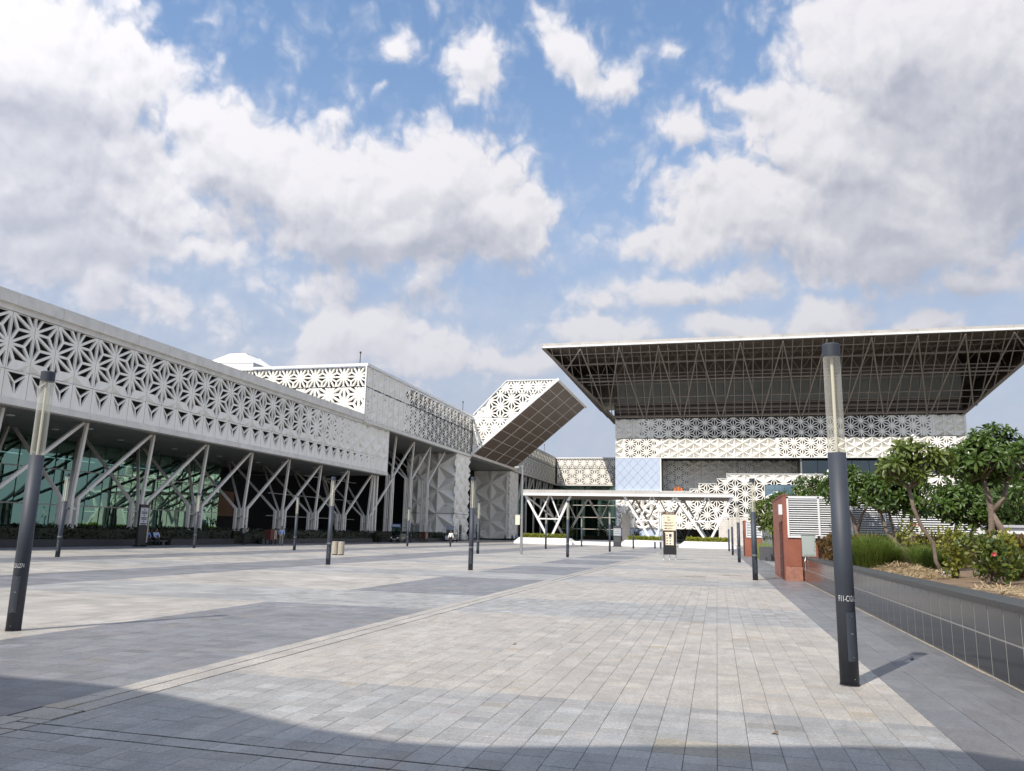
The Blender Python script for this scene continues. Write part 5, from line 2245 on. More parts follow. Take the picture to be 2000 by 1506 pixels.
def person(loc, rz, label, shirt, trousers, pose='stand', hold=None, group=None):
    t = thing('person', loc, label, 'person', group)
    t.rotation_euler = (0, 0, rz)
    # joints in a frame where the person faces -Y; z up
    if pose == 'sit':
        pel = (0, 0, 0.50)
        hipL, hipR = (0.10, 0, 0.50), (-0.10, 0, 0.50)
        kneeL, kneeR = (0.13, -0.44, 0.50), (-0.13, -0.42, 0.50)
        ankL, ankR = (0.13, -0.42, 0.09), (-0.13, -0.40, 0.09)
        ch = (0, -0.12, 0.88)
        nk = (0, -0.17, 1.04)
        hd = (0, -0.21, 1.20)
        shL, shR = (0.18, -0.15, 0.96), (-0.18, -0.15, 0.96)
        elL, elR = (0.23, -0.28, 0.72), (-0.23, -0.28, 0.72)
        wrL, wrR = (0.10, -0.44, 0.62), (-0.10, -0.44, 0.62)
    else:
        pel = (0, 0, 0.94)
        hipL, hipR = (0.09, 0, 0.92), (-0.09, 0, 0.92)
        if pose == 'walk':
            kneeL, kneeR = (0.12, -0.14, 0.52), (-0.13, 0.03, 0.50)
            ankL, ankR = (0.14, -0.18, 0.09), (-0.16, 0.16, 0.12)
            elL, elR = (0.245, 0.08, 1.12), (-0.245, -0.03, 1.12)
            wrL, wrR = (0.25, 0.02, 0.88), (-0.25, -0.16, 0.90)
        elif pose == 'phone':
            kneeL, kneeR = (0.10, -0.02, 0.50), (-0.10, -0.02, 0.50)
            ankL, ankR = (0.11, 0, 0.09), (-0.11, 0, 0.09)
            elL, elR = (0.27, -0.12, 1.16), (-0.27, -0.14, 1.16)
            wrL, wrR = (0.12, -0.34, 1.40), (-0.12, -0.34, 1.40)
        else:
            kneeL, kneeR = (0.10, -0.02, 0.50), (-0.10, -0.01, 0.50)
            ankL, ankR = (0.11, 0, 0.09), (-0.11, 0.02, 0.09)
            elL, elR = (0.25, 0.02, 1.12), (-0.25, 0.02, 1.12)
            wrL, wrR = (0.24, -0.08, 0.88), (-0.24, -0.08, 0.88)
        ch = (0, 0.0, 1.25)
        nk = (0, -0.01, 1.46)
        hd = (0, -0.03, 1.62)
        shL, shR = (0.18, 0, 1.38), (-0.18, 0, 1.38)

    def lerp(a, b, f):
        return tuple(a[i] + (b[i] - a[i]) * f for i in range(3))

    def hand(w, el):
        d = (Vector(w) - Vector(el)).normalized()
        out = []
        side = d.cross(Vector((0, 1, 0.3))).normalized()
        palm = Vector(w) + d * 0.08
        out.append([(w, 0.028), (tuple(palm), 0.034)])
        for k, (o_, l) in enumerate(((-0.027, 0.075), (-0.009, 0.085), (0.009, 0.08), (0.027, 0.065))):
            b = palm + side * o_ + d * 0.012
            out.append([(tuple(palm), 0.034), (tuple(b + d * 0.02), 0.009), (tuple(b + d * l + Vector((0, -0.012, 0))), 0.008)])
        b = Vector(w) + d * 0.03
        out.append([(w, 0.028), (tuple(b + side * -0.04), 0.011), (tuple(b + side * -0.05 + d * 0.05), 0.009)])
        return out
    toeL, toeR = (ankL[0], ankL[1] - 0.15, 0.04), (ankR[0], ankR[1] - 0.15, ankR[2] - 0.05)
    top = lerp(hd, (hd[0], hd[1], hd[2] + 0.1), 0.75)
    chains = [[(pel, 0.13), (lerp(pel, ch, 0.5), 0.125), (ch, 0.15), (lerp(ch, nk, 0.75), 0.09), (nk, 0.055), (lerp(nk, hd, 0.5), 0.062), (hd, 0.088), (top, 0.075)],
              [(pel, 0.13), (hipL, 0.10), (lerp(hipL, kneeL, 0.5), 0.082), (kneeL, 0.06), (lerp(kneeL, ankL, 0.4), 0.056), (ankL, 0.038)],
              [(pel, 0.13), (hipR, 0.10), (lerp(hipR, kneeR, 0.5), 0.082), (kneeR, 0.06), (lerp(kneeR, ankR, 0.4), 0.056), (ankR, 0.038)],
              [(lerp(ch, nk, 0.75), 0.09), (shL, 0.062), (elL, 0.044), (wrL, 0.028)],
              [(lerp(ch, nk, 0.75), 0.09), (shR, 0.062), (elR, 0.044), (wrR, 0.028)]]
    chains += hand(wrL, elL) + hand(wrR, elR)
    skin_mesh('body', chains, M_SKIN, t)
    # clothes: a size larger than the body they follow
    skin_mesh('shirt', [[(lerp(pel, ch, -0.05), 0.158), (lerp(pel, ch, 0.5), 0.150), (ch, 0.172), (lerp(ch, nk, 0.72), 0.105)],
                        [(lerp(ch, nk, 0.72), 0.105), (shL, 0.080), (elL, 0.060), (lerp(elL, wrL, 0.85), 0.043)],
                        [(lerp(ch, nk, 0.72), 0.105), (shR, 0.080), (elR, 0.060), (lerp(elR, wrR, 0.85), 0.043)]], shirt, t)
    skin_mesh('trousers', [[(pel, 0.146), (hipL, 0.115), (lerp(hipL, kneeL, 0.5), 0.098), (kneeL, 0.077), (lerp(kneeL, ankL, 0.5), 0.070), (ankL, 0.06)],
                           [(pel, 0.146), (hipR, 0.115), (lerp(hipR, kneeR, 0.5), 0.098), (kneeR, 0.077), (lerp(kneeR, ankR, 0.5), 0.070), (ankR, 0.06)]], trousers, t)
    for an, to in ((ankL, toeL), (ankR, toeR)):
        skin_mesh('shoe', [[((an[0], an[1] + 0.05, to[2]), 0.042), ((an[0], an[1] - 0.04, to[2] + 0.005), 0.046), (to, 0.034)]], M_SHOE, t)
    skin_mesh('hair', [[((hd[0], hd[1] + 0.035, hd[2] + 0.0), 0.078), ((top[0], top[1] + 0.012, top[2] + 0.022), 0.080), ((top[0], top[1] - 0.035, top[2] + 0.03), 0.055)]], M_HAIR, t)
    g = G()
    for sx in (-0.034, 0.034):
        g.tube([(hd[0] + sx, hd[1] - 0.080, hd[2] + 0.015), (hd[0] + sx, hd[1] - 0.092, hd[2] + 0.015)], 0.012, 6)
    g.build('eye', M_HAIR, t, local=True)
    g = G()
    g.poly([(hd[0] - 0.016, hd[1] - 0.082, hd[2] - 0.03), (hd[0] + 0.016, hd[1] - 0.082, hd[2] - 0.03), (hd[0], hd[1] - 0.084, hd[2] + 0.025)])
    g.poly([(hd[0] - 0.016, hd[1] - 0.082, hd[2] - 0.03), (hd[0], hd[1] - 0.108, hd[2] - 0.028), (hd[0], hd[1] - 0.084, hd[2] + 0.025)])
    g.poly([(hd[0] + 0.016, hd[1] - 0.082, hd[2] - 0.03), (hd[0], hd[1] - 0.084, hd[2] + 0.025), (hd[0], hd[1] - 0.108, hd[2] - 0.028)])
    g.build('nose', M_SKIN, t, local=True)
    return t


person((-27.4, 79.5, 0), R(-18), 'man in white shirt and dark trousers walking across the plaza', M_SHIRTW, M_TROUD, 'walk')
person((-38.9, 65.0, 0), R(200), 'man in pale blue shirt and khaki trousers standing at the shade edge', M_SHIRTB, M_TROUK, 'stand')
person((-41.6, 63.1, 0), R(150), 'woman in patterned top holding up a phone before the hedge', M_SHIRTP, M_TROUD, 'phone')
person((-43.0, 52.1, 0.0), R(80), 'left one of two men in blue shirts seated on the kerb', M_SHIRTN, M_TROUD, 'sit', group='people sitting in the shade')
person((-43.0, 53.1, 0.0), R(75), 'right one of two men seated on the kerb, in paler blue', M_SHIRTB, M_TROUD, 'sit', group='people sitting in the shade')
person((-50.6, 160.8, 0), R(30), 'person in dark clothes standing before the second faceted wall', M_TROUD, M_TROUD, 'stand')
person((-42.7, 158.5, 0), R(20), 'left person sitting by the far foot of the floodlight mast', M_SHIRTP, M_TROUD, 'sit', group='people sitting in the shade')
person((-41.2, 158.8, 0), R(-10), 'middle person sitting by the far foot of the floodlight mast', M_SHIRTN, M_TROUD, 'sit', group='people sitting in the shade')
person((-40.2, 158.3, 0), R(-20), 'right person sitting by the far foot of the floodlight mast', M_SHIRTB, M_TROUD, 'sit', group='people sitting in the shade')
# a low bench under the three
t = thing('stone_bench', (-41.4, 158.9, 0), 'low stone bench in shade under three seated people', 'bench')
g = G()
g.box(-43.4, -39.4, 158.4, 159.0, 0.33, 0.42)
g.build('bench_top', M_GRANCAP, t)
for xx in (-43.0, -39.9):
    g = G()
    g.box(xx - 0.15, xx + 0.15, 158.5, 158.95, 0, 0.33)
    g.build('bench_support', M_GRANCAP, t)
g = G()
t = thing('stone_bench', (-43.0, 52.7, 0), 'dark low bench between two kerbs under two seated men', 'bench')
g = G()
g.box(-43.35, -42.75, 50.8, 54.4, 0.30, 0.40)
g.build('bench_top', M_GRANCAP, t)
for yy in (51.2, 54.0):
    g = G()
    g.box(-43.3, -42.8, yy - 0.15, yy + 0.15, 0, 0.30)
    g.build('bench_support', M_GRANCAP, t)

# ------------------------------------------------------------------ granite planter wall on the right
GX = 3.24
gw = thing('granite_planter_wall', (GX, 16, 0), 'long dark polished granite planter wall along the right edge of the plaza', 'wall')
y = 32.55
i = 0
rg = random.Random(9)
while y > -6:
    y0 = y - 0.55
    g = G()
    g.box(GX - 0.022, GX + 0.02, y0 + 0.016, y - 0.016, 0.02, 0.472)
    g.build('granite_slab', M_GRANITE, gw)
    g = G()
    g.box(GX - 0.022, GX + 0.02, y0 + 0.016, y - 0.016, 0.496, 0.838)
    g.build('granite_slab', M_GRANITE, gw)
    if i % 2 == 0:
        g = G()
        g.box(GX - 0.045, GX + 0.42, y - 1.10 + 0.003, y - 0.003, 0.86, 0.93)
        g.build('coping_stone', M_GRANCAP, gw)
    y = y0
    i += 1
g = G()
g.box(GX - 0.019, GX + 0.40, -6.5, 32.55, 0, 0.858)
g.build('wall_core', M_PALEJOINT, gw)
g = G()
for q in range(77):
    ya, yb = -6 + q * 0.5, -5.5 + q * 0.5
    wa, wb = 0.022 + 0.028 * hash01(q, 3.1), 0.022 + 0.028 * hash01(q + 1, 3.1)
    g.poly([(GX - 0.022 - wa, ya, 0.006), (GX - 0.022, ya, 0.006), (GX - 0.022, yb, 0.006), (GX - 0.022 - wb, yb, 0.006)])
g.build('mortar_line', M_STAINMORT, gw)
g = G()
g.box(GX - 0.030, GX - 0.023, 22.2, 22.42, 0.5, 0.83)
g.box(GX - 0.030, GX - 0.023, 22.5, 22.75, 0.5, 0.83)
g.build('vent_plate', M_FLASH, gw)

# soil sheet, gently uneven
g = G()
rs = random.Random(2)
nx, ny = 18, 44
H = {}
for a in range(nx + 1):
    for b in range(ny + 1):
        x = GX + 0.41 + (16.0 - GX) * a / nx
        yv = -6 + 38.5 * b / ny
        H[a, b] = (x, yv, 0.84 + 0.03 * rs.gauss(0, 1) + 0.012 * a)
for a in range(nx):
    for b in range(ny):
        g.poly([H[a, b], H[a + 1, b], H[a + 1, b + 1], H[a, b + 1]])
tag(g.build('planting_bed', M_SOIL, smooth=True), kind='structure')

# ------------------------------------------------------------------ louvered terracotta block


def louver_block(x0, y0, x1, y1, h, label, main=True):
    t = thing('louvered_block', ((x0 + x1) / 2, (y0 + y1) / 2, 0), label, 'utility building', 'terracotta utility blocks')
    xl = x0 + 0.14
    zl0, zl1 = 1.72, h - 0.04
    g = G()
    g.box(x0, x0 + 0.14, y0, y1, 0, h)
    if main:
        g.box(x0 + 0.14, x0 + 0.62, y0 - 0.0, y0 + 0.3, 0.56, zl0 - 0.02)
        g.box(x0 + 0.62, x1, y0 + 0.08, y0 + 0.3, 0.0, zl0 - 0.02)
    else:
        g.box(x0 + 0.14, x1, y0, y0 + 0.3, 0, zl0 - 0.02)
    g.box(x1 - 0.15, x1, y0 + 0.3, y1, 0, h)
    g.box(x0 + 0.14, x1 - 0.15, y1 - 0.2, y1, 0, h)
    g.build('wall', M_RED, t)
    if main:
        g = G()
        g.box(x0 + 0.02, x0 + 0.64, y0 - 0.012, y0 + 0.3, 0, 0.55)
        g.build('foot_slab', M_REDPALE, t)
    g = G()
    g.box(x0 - 0.03, x0 + 0.16, y0 - 0.02, y1, h, h + 0.05)
    g.box(x0 + 0.16, x1, y1 - 0.3, y1, h, h + 0.05)
    g.build('coping', M_RED, t)
    # louvers
    nb = 17 if main else 9
    g = G()
    g.box(xl, x1, y0 - 0.05, y0 + 0.03, zl1 - 0.07, zl1 + 0.02)
    g.box(xl, x1, y0 - 0.05, y0 + 0.03, zl0 - 0.06, zl0 + 0.01)
    g.box(xl, xl + 0.07, y0 - 0.05, y0 + 0.03, zl0, zl1)
    g.box(x1 - 0.07, x1, y0 - 0.05, y0 + 0.03, zl0, zl1)
    if main:
        xx = xl + 1.18
        while xx < x1 - 0.3:
            g.box(xx - 0.035, xx + 0.035, y0 - 0.05, y0 + 0.01, zl0, zl1)
            xx += 1.18
    g.build('louver_frame', M_LOUVER, t)
    dz = (zl1 - zl0 - 0.08) / nb
    for i in range(nb):
        z = zl0 + 0.03 + dz * i
        g = G()
        g.prism([(y0 - 0.045, z), (y0 - 0.040, z + 0.008), (y0 + 0.05, z + dz * 0.56 + 0.012), (y0 + 0.045, z + dz * 0.56)], 'x', xl + 0.07, x1 - 0.07)
        g.build('louver_blade', M_LOUVER, t)
    g = G()
    g.box(xl, x1 - 0.15, y0 + 0.12, y0 + 0.16, zl0, zl1)
    g.build('dark_backing', M_VOID, t)
    # door in the side that faces the plaza
    g = G()
    g.box(x0 - 0.03, x0 - 0.003, y0 + 0.55, y0 + 1.75, 0.08, 2.3)
    d = g.build('door', M_MAROON, t)
    g = G()
    for z in (0.35, 0.9, 1.45, 2.0):
        g.box(x0 - 0.045, x0 - 0.031, y0 + 0.6, y0 + 1.7, z, z + 0.05)
    for yv in (0.62, 1.12, 1.64):
        g.box(x0 - 0.042, x0 - 0.031, y0 + yv, y0 + yv + 0.05, 0.12, 2.26)
    g.build('door_bar', M_DKBROWN, d)
    if main:
        g = G()
        g.box(x0 - 0.14, x0 - 0.01, y0 + 0.2, y0 + 0.5, 2.55, 2.95)
        g.build('wall_lamp', M_LOUVER, t)
    return t


louver_block(2.55, 32.6, 9.45, 38.4, 3.29, 'low terracotta stone block with white louvers and a dark red side door')
louver_block(2.4, 73.4, 3.9, 78.0, 3.1, 'smaller far terracotta block with a grey louver behind the lamp posts', main=False)

t = thing('meter_cabinet', (3.35, 31.8, 0.85), 'grey-green metal meter cabinet on dark stands before the terracotta wall', 'cabinet')
g = G()
g.box(3.12, 3.60, 31.72, 31.95, 0.98, 1.76)
g.build('cabinet_box', M_CABINET, t)
g = G()
g.box(3.10, 3.62, 31.70, 31.97, 1.76, 1.79)
g.build('cabinet_lid', M_CABINET, t)
g = G()
g.box(3.17, 3.55, 31.707, 31.72, 1.03, 1.71)
g.build('cabinet_door', M_CABINET, t)
for xx in (3.2, 3.7):
    g = G()
    g.box(xx, xx + 0.09, 31.78, 31.9, 0.82, 0.98 if xx < 3.5 else 1.74)
    g.build('stand', M_BLACK, t)
g = G()
g.tube([(3.35, 31.7, 0.98), (3.33, 31.65, 0.95), (3.2, 31.55, 0.96), (3.17, 31.5, 0.80), (3.19, 31.5, 0.45)], 0.018, 6)
g.build('conduit', M_GALV, t)

# ------------------------------------------------------------------ planting: hedges, grass tufts, straw, shrubs


def hedge_box(name, x0, x1, y0, y1, z0, z1, mt, label, n, seed, size=0.14, group=None):
    r_ = random.Random(seed)
    g = G()
    g.box(x0 + 0.12, x1 - 0.12, y0 + 0.12, y1 - 0.12, z0 - 0.05, z1 - 0.15)

    def pf():
        q = r_.random()
        if q < 0.42:
            return (r_.uniform(x0, x1), y0 + r_.gauss(0.03, 0.06), r_.uniform(z0, z1))
        if q < 0.6:
            return (x0 + r_.gauss(0.03, 0.06), r_.uniform(y0, y1), r_.uniform(z0, z1))
        return (r_.uniform(x0, x1), r_.uniform(y0, y1), z1 + r_.gauss(-0.04, 0.05))
    leaf_scatter(g, n, pf, size, r_, 0.5, 0.55)
    o = g.build(name, mt)
    shift(o, ((x0 + x1) / 2, (y0 + y1) / 2, z0))
    tag(o, label, 'hedge', group)
    return o


hedge_box('clipped_hedge', 3.75, 10.5, 28.3, 29.6, 0.86, 1.72, M_RUSTL, 'long rusty brown clipped hedge before the white louvers', 5200, 61, 0.13, 'rusty hedges in the planting bed')
hedge_box('clipped_hedge', 6.05, 9.6, 18.6, 20.4, 0.86, 1.72, M_RUSTL, 'nearer rusty brown hedge at the right edge of the planting bed', 3400, 62, 0.12, 'rusty hedges in the planting bed')
r_ = random.Random(63)


def grass_tuft(x, y, r, h, label, seed, n=1100):
    r_ = random.Random(seed)
    g = G()
    for _ in range(n):
        a, q = r_.uniform(0, 6.283), r * 0.42 * math.sqrt(r_.random())
        bx_, by_ = x + math.cos(a) * q, y + math.sin(a) * q
        an = a + r_.gauss(0, 0.5)
        ln = h * r_.uniform(0.55, 1.08)
        out = r_.uniform(0.15, 0.95) * r * (0.4 + q / (r * 0.42))
        d = Vector((math.cos(an), math.sin(an), 0))
        s_ = Vector((-d.y, d.x, 0)) * 0.006
        p0 = Vector((bx_, by_, 0.83))
        p1 = p0 + d * out * 0.35 + Vector((0, 0, ln * 0.62))
        p2 = p0 + d * out * 0.9 + Vector((0, 0, ln * (0.98 - 0.25 * out / r)))
        g.poly([p0 - s_, p0 + s_, p1 + s_ * 0.8, p1 - s_ * 0.8])
        g.poly([p1 - s_ * 0.8, p1 + s_ * 0.8, p2])
    o = g.build('grass_tuft', M_GRASS)
    shift(o, (x, y, 0.83))
    tag(o, label, 'ornamental grass', 'grass tufts in the planting bed')


grass_tuft(4.30, 25.0, 1.05, 1.15, 'big fountain of green grass beside the near lamp post', 71, 2000)
grass_tuft(4.95, 25.6, 0.7, 0.85, 'grass tuft to the right of the biggest one', 72)
grass_tuft(5.55, 24.2, 0.6, 0.85, 'grass tuft in front of the leaning single trunk', 73)
grass_tuft(6.35, 24.6, 0.6, 0.75, 'grass tuft between the leaning trunk and the leafy shrubs', 74)
grass_tuft(5.6, 18.2, 0.6, 0.85, 'grass tuft half hidden behind the big flowering shrub', 75)


def straw(x, y, rx, ry, h, label, seed, n=1300):
    r_ = random.Random(seed)
    g = G()
    nr = 16
    top = (x, y, 0.83 + h * 0.8)
    ring = [(x + rx * 0.9 * math.cos(6.283 * i / nr), y + ry * 0.9 * math.sin(6.283 * i / nr), 0.82) for i in range(nr)]
    mid = [(x + rx * 0.5 * math.cos(6.283 * i / nr), y + ry * 0.5 * math.sin(6.283 * i / nr), 0.83 + h * 0.55) for i in range(nr)]
    for i in range(nr):
        j = (i + 1) % nr
        g.poly([ring[i], ring[j], mid[j], mid[i]])
        g.poly([mid[i], mid[j], top])
    for _ in range(n):
        a, q = r_.uniform(0, 6.283), math.sqrt(r_.random())
        p = Vector((x + rx * q * math.cos(a), y + ry * q * math.sin(a), 0.84 + h * (1 - q * q) * r_.uniform(0.75, 1.1)))
        an = r_.uniform(0, 6.283)
        d = Vector((math.cos(an), math.sin(an), r_.gauss(0, 0.18))) * r_.uniform(0.10, 0.26)
        s_ = Vector((-math.sin(an), math.cos(an), 0)) * 0.006
        g.poly([p - s_, p + s_, p + d + s_, p + d - s_])
    o = g.build('straw_heap', M_STRAW)
    shift(o, (x, y, 0.83))
    tag(o, label, 'straw heap', 'heaps of dry straw on the planting bed')


straw(4.65, 22.6, 0.65, 0.8, 0.20, 'rounded heap of cut dry grass behind the wall coping', 81)
straw(4.45, 19.8, 0.70, 1.6, 0.16, 'longer flat heap of dry straw nearer along the wall coping', 82, 1700)
straw(4.6, 14.2, 0.6, 1.5, 0.07, 'thin spread of straw under the big flowering shrub', 83, 700)
straw(3.9, 29.8, 0.35, 0.6, 0.12, 'small straw pile at the foot of the rusty hedge', 84, 350)

# frangipani leaves: one whorl is the unit that the branches carry
WHORL = []
for k in range(4):
    r_ = random.Random(90 + k)
    g = G()
    nl_ = 15
    for i in range(nl_):
        a = i * 2.39996 + r_.gauss(0, 0.15)
        tilt = R(78) - R(100) * (i / nl_) + r_.gauss(0, 0.12)
        ln = r_.uniform(0.20, 0.31)
        wd_ = ln * 0.13
        d = Vector((math.cos(a) * math.cos(tilt), math.sin(a) * math.cos(tilt), math.sin(tilt)))
        sd = Vector((-math.sin(a), math.cos(a), 0))
        nn = d.cross(sd)
        b = d * 0.02 + Vector((0, 0, 0.05 * i / nl_))
        pts = []
        for f, w in ((0.0, 0.12), (0.35, 0.62), (0.68, 1.0), (0.88, 0.8), (1.0, 0.0)):
            droop = Vector((0, 0, -0.10 * f * f * ln / 0.25))
            pts.append((b + d * ln * f + droop, sd * wd_ * w))
        fold = nn * 0.0
        for q in range(4):
            (c0, s0), (c1, s1) = pts[q], pts[q + 1]
            lift = Vector((0, 0, 0.014))
            if q < 3:
                g.poly([c0, c1, c1 + s1 + lift, c0 + s0 + lift])
                g.poly([c0, c0 - s0 + lift, c1 - s1 + lift, c1])
            else:
                g.poly([c0, c1, c0 + s0 + lift])
                g.poly([c0, c0 - s0 + lift, c1])
    me = bpy.data.meshes.new('leaf_whorl')
    me.from_pydata([tuple(v) for v in g.v], [], g.f)
    WHORL.append((me, None))
WM = {}
for mt in (M_LEAF, M_LEAF2):
    for k in range(4):
        me = WHORL[k][0].copy()
        me.materials.append(mt)
        WM[mt.name, k] = me
gf = G()
for i in range(5):
    a = i * 1.2566
    for (dx, dy, dz) in ((0, 0, 0), (0.05, 0.03, 0.01), (-0.04, 0.05, 0.015)):
        c = Vector((dx, dy, dz))
        d = Vector((math.cos(a), math.sin(a), 0.25)) * 0.035
        s_ = Vector((-math.sin(a), math.cos(a), 0)) * 0.016
        gf.poly([c, c + d * 0.6 + s_, c + d, c + d * 0.6 - s_])
FLW = bpy.data.meshes.new('flower_cluster')
FLW.from_pydata([tuple(v) for v in gf.v], [], gf.f)
FLW.materials.append(M_FLOWER)


def frangipani(x, y, z, stems, crown, n, label, seed, mt=M_LEAF, flowers=3, wscale=1.0, group='frangipani trees in the planting bed', yellow=0):
    """stems: lists of points with radii (world); crown: list of (cx, cy, cz, rx, ry, rz); n whorls over the crown"""
    r_ = random.Random(seed)
    t = thing('frangipani_tree', (x, y, z), label, 'tree', group)
    g = G()
    ends = []
    for st_ in stems:
        g.tube([p[:3] for p in st_], [p[3] for p in st_], 9)
        ends.append(Vector(st_[-1][:3]))
    tr = g.build('trunk', M_BARK, t, smooth=True)
    pos = []
    tries = 0
    tot = sum(c[3] * c[4] * c[5] for c in crown)
    n = int(n * 1.0)
    while len(pos) < n and tries < n * 60:
        tries += 1
        q, acc = r_.random() * tot, 0
        for c in crown:
            acc += c[3] * c[4] * c[5]
            if q <= acc:
                break
        d = Vector((r_.gauss(0, 1), r_.gauss(0, 1), r_.gauss(0, 1) + 0.35)).normalized()
        rad = r_.uniform(0.62, 1.02)
        p = Vector((c[0] + d.x * c[3] * rad, c[1] + d.y * c[4] * rad, c[2] + d.z * c[5] * rad))
        if all((p - o_[0]).length > 0.15 * wscale for o_ in pos):
            pos.append((p, Vector((d.x, d.y, d.z + 0.5)).normalized()))
    # twigs from the fork to each whorl
    g = G()
    for p, d in pos:
        e = min(ends, key=lambda q_: (q_ - p).length)
        mid = e.lerp(p, 0.55) + Vector((0, 0, -0.08))
        g.tube([e, mid, p], [0.028, 0.019, 0.012], 5, cap=False)
    g.build('branches', M_BARK, t)
    for i, (p, d) in enumerate(pos):
        o = bpy.data.objects.new('leaf_whorl', WM[mt.name, r_.randrange(4)])
        COL.objects.link(o)
        o.parent = t
        o.location = p - Vector((x, y, z))
        qt = Vector((0, 0, 1)).rotation_difference(d)
        o.rotation_euler = (qt.to_matrix() @ Matrix.Rotation(r_.uniform(0, 6.28), 3, 'Z')).to_euler()
        s_ = wscale * r_.uniform(0.85, 1.3)
        o.scale = (s_, s_, s_)
    for i in range(flowers):
        p, d = r_.choice(pos)
        o = bpy.data.objects.new('flower_cluster', FLW)
        COL.objects.link(o)
        o.parent = t
        o.location = p + d * 0.22 * wscale - Vector((x, y, z))
        o.rotation_euler = (r_.uniform(-0.6, 0.6), r_.uniform(-0.6, 0.6), r_.uniform(0, 6))
        o.scale = (wscale * 1.4,) * 3
    return t


# T1: dense tree with several stems, left of the leaning trunk
frangipani(5.72, 27.0, 0.85,
           [[(5.75, 27, 0.8, 0.10), (5.60, 27, 1.35, 0.085), (5.20, 27, 1.85, 0.06), (5.05, 27, 2.45, 0.045)],
            [(5.66, 27.05, 0.8, 0.09), (5.5, 27.1, 1.4, 0.06), (5.35, 27.3, 2.5, 0.04)],
            [(5.80, 27.0, 0.8, 0.09), (5.88, 27.0, 1.7, 0.06), (5.92, 26.9, 2.5, 0.045)]],
           [(5.35, 27, 3.15, 0.72, 0.75, 0.62), (6.05, 27, 2.95, 0.72, 0.75, 0.6), (5.7, 27, 3.45, 0.6, 0.7, 0.45)], 105,
           'dense dark frangipani with several stems, just right of the near lamp post', 101, flowers=3)
# T2: single leaning trunk, open pale crown
frangipani(5.33, 21.5, 0.85,
           [[(5.34, 21.5, 0.8, 0.055), (5.20, 21.5, 1.15, 0.048), (5.17, 21.5, 1.6, 0.043), (4.93, 21.5, 2.0, 0.045), (4.78, 21.5, 2.45, 0.045), (4.72, 21.5, 2.95, 0.042)],
            [(4.72, 21.5, 2.9, 0.04), (4.55, 21.5, 3.1, 0.03), (4.40, 21.5, 3.3, 0.022)],
            [(4.72, 21.5, 2.9, 0.04), (4.83, 21.5, 3.15, 0.03), (4.9, 21.5, 3.45, 0.022)],
            [(4.72, 21.5, 2.9, 0.04), (5.1, 21.6, 3.2, 0.028), (5.4, 21.6, 3.5, 0.02)]],
           [(4.42, 21.5, 3.45, 0.34, 0.36, 0.28), (4.75, 21.5, 3.78, 0.36, 0.36, 0.26), (5.05, 21.5, 3.40, 0.34, 0.36, 0.26), (5.48, 21.5, 3.62, 0.22, 0.25, 0.22), (5.05, 21.5, 3.75, 0.3, 0.3, 0.22)], 46,
           'open pale green frangipani on a single leaning crooked trunk', 102, M_LEAF2, flowers=4)
# T3: big dark tree at right with forked trunk
frangipani(7.3, 24.0, 0.85,
           [[(7.0, 24, 0.8, 0.10), (7.05, 24, 1.5, 0.085), (7.25, 24, 2.0, 0.08), (7.28, 24, 2.5, 0.085), (7.22, 24, 2.95, 0.07), (7.15, 24, 3.4, 0.055)],
            [(7.75, 24, 0.8, 0.11), (7.72, 24, 1.5, 0.10), (7.5, 24, 1.95, 0.09), (7.28, 24, 2.4, 0.085)],
            [(7.28, 24, 2.45, 0.08), (7.6, 24, 2.8, 0.06), (7.75, 24, 3.3, 0.045)]],
           [(7.2, 24, 3.85, 0.80, 0.8, 0.62), (7.75, 24, 3.95, 0.7, 0.75, 0.6), (7.45, 24, 4.35, 0.6, 0.6, 0.42), (6.75, 24, 3.75, 0.45, 0.5, 0.45)], 125,
           'biggest dark green frangipani with a thick forked trunk, rising above the white wall', 103, flowers=5)
# T4: behind the near lamp post
frangipani(4.93, 31.0, 0.85,
           [[(4.93, 31, 0.8, 0.09), (4.95, 31, 1.9, 0.075), (4.85, 31, 2.4, 0.06), (4.6, 31, 2.9, 0.05)],
            [(4.95, 31, 1.9, 0.07), (5.15, 31, 2.5, 0.05), (5.4, 31, 2.9, 0.04)]],
           [(4.45, 31, 3.4, 0.75, 0.8, 0.55), (5.35, 31, 3.45, 0.85, 0.8, 0.55), (4.9, 31, 3.8, 0.7, 0.7, 0.4)], 95,
           'dark frangipani behind the near lamp post, spreading over the louvers', 104, flowers=5)
# T5: at the right edge
frangipani(7.3, 20.0, 0.85,
           [[(7.3, 20, 0.8, 0.09), (7.25, 20, 1.8, 0.075), (7.1, 20, 2.7, 0.06), (7.0, 20, 3.1, 0.045)]],
           [(7.1, 20, 3.45, 0.62, 0.65, 0.52), (7.3, 20, 2.85, 0.55, 0.6, 0.42)], 62,
           'frangipani cut by the right edge of the view, in front of the biggest one', 105, flowers=2)
# T6: between T2 and T3, further back
frangipani(7.95, 30.0, 0.85,
           [[(7.9, 30, 0.8, 0.08), (7.92, 30, 1.9, 0.06), (8.05, 30, 2.5, 0.045)], [(8.35, 30, 0.8, 0.05), (8.5, 30, 2.3, 0.035)]],
           [(7.9, 30, 2.85, 0.85, 0.75, 0.55), (8.7, 30, 2.75, 0.8, 0.75, 0.6), (8.2, 30, 3.25, 0.6, 0.6, 0.4), (9.0, 30, 2.4, 0.55, 0.55, 0.45)], 110,
           'dark frangipani low between the leaning trunk and the biggest tree', 106, flowers=3)
frangipani(10.2, 28.5, 0.85,
           [[(10.2, 28.5, 0.8, 0.09), (10.2, 28.5, 2.2, 0.06)]],
           [(10.0, 28.5, 2.9, 0.95, 0.8, 0.7), (10.6, 28.5, 2.5, 0.8, 0.8, 0.6)], 85,
           'dark frangipani behind the forked trunk at the right edge', 107, flowers=5)
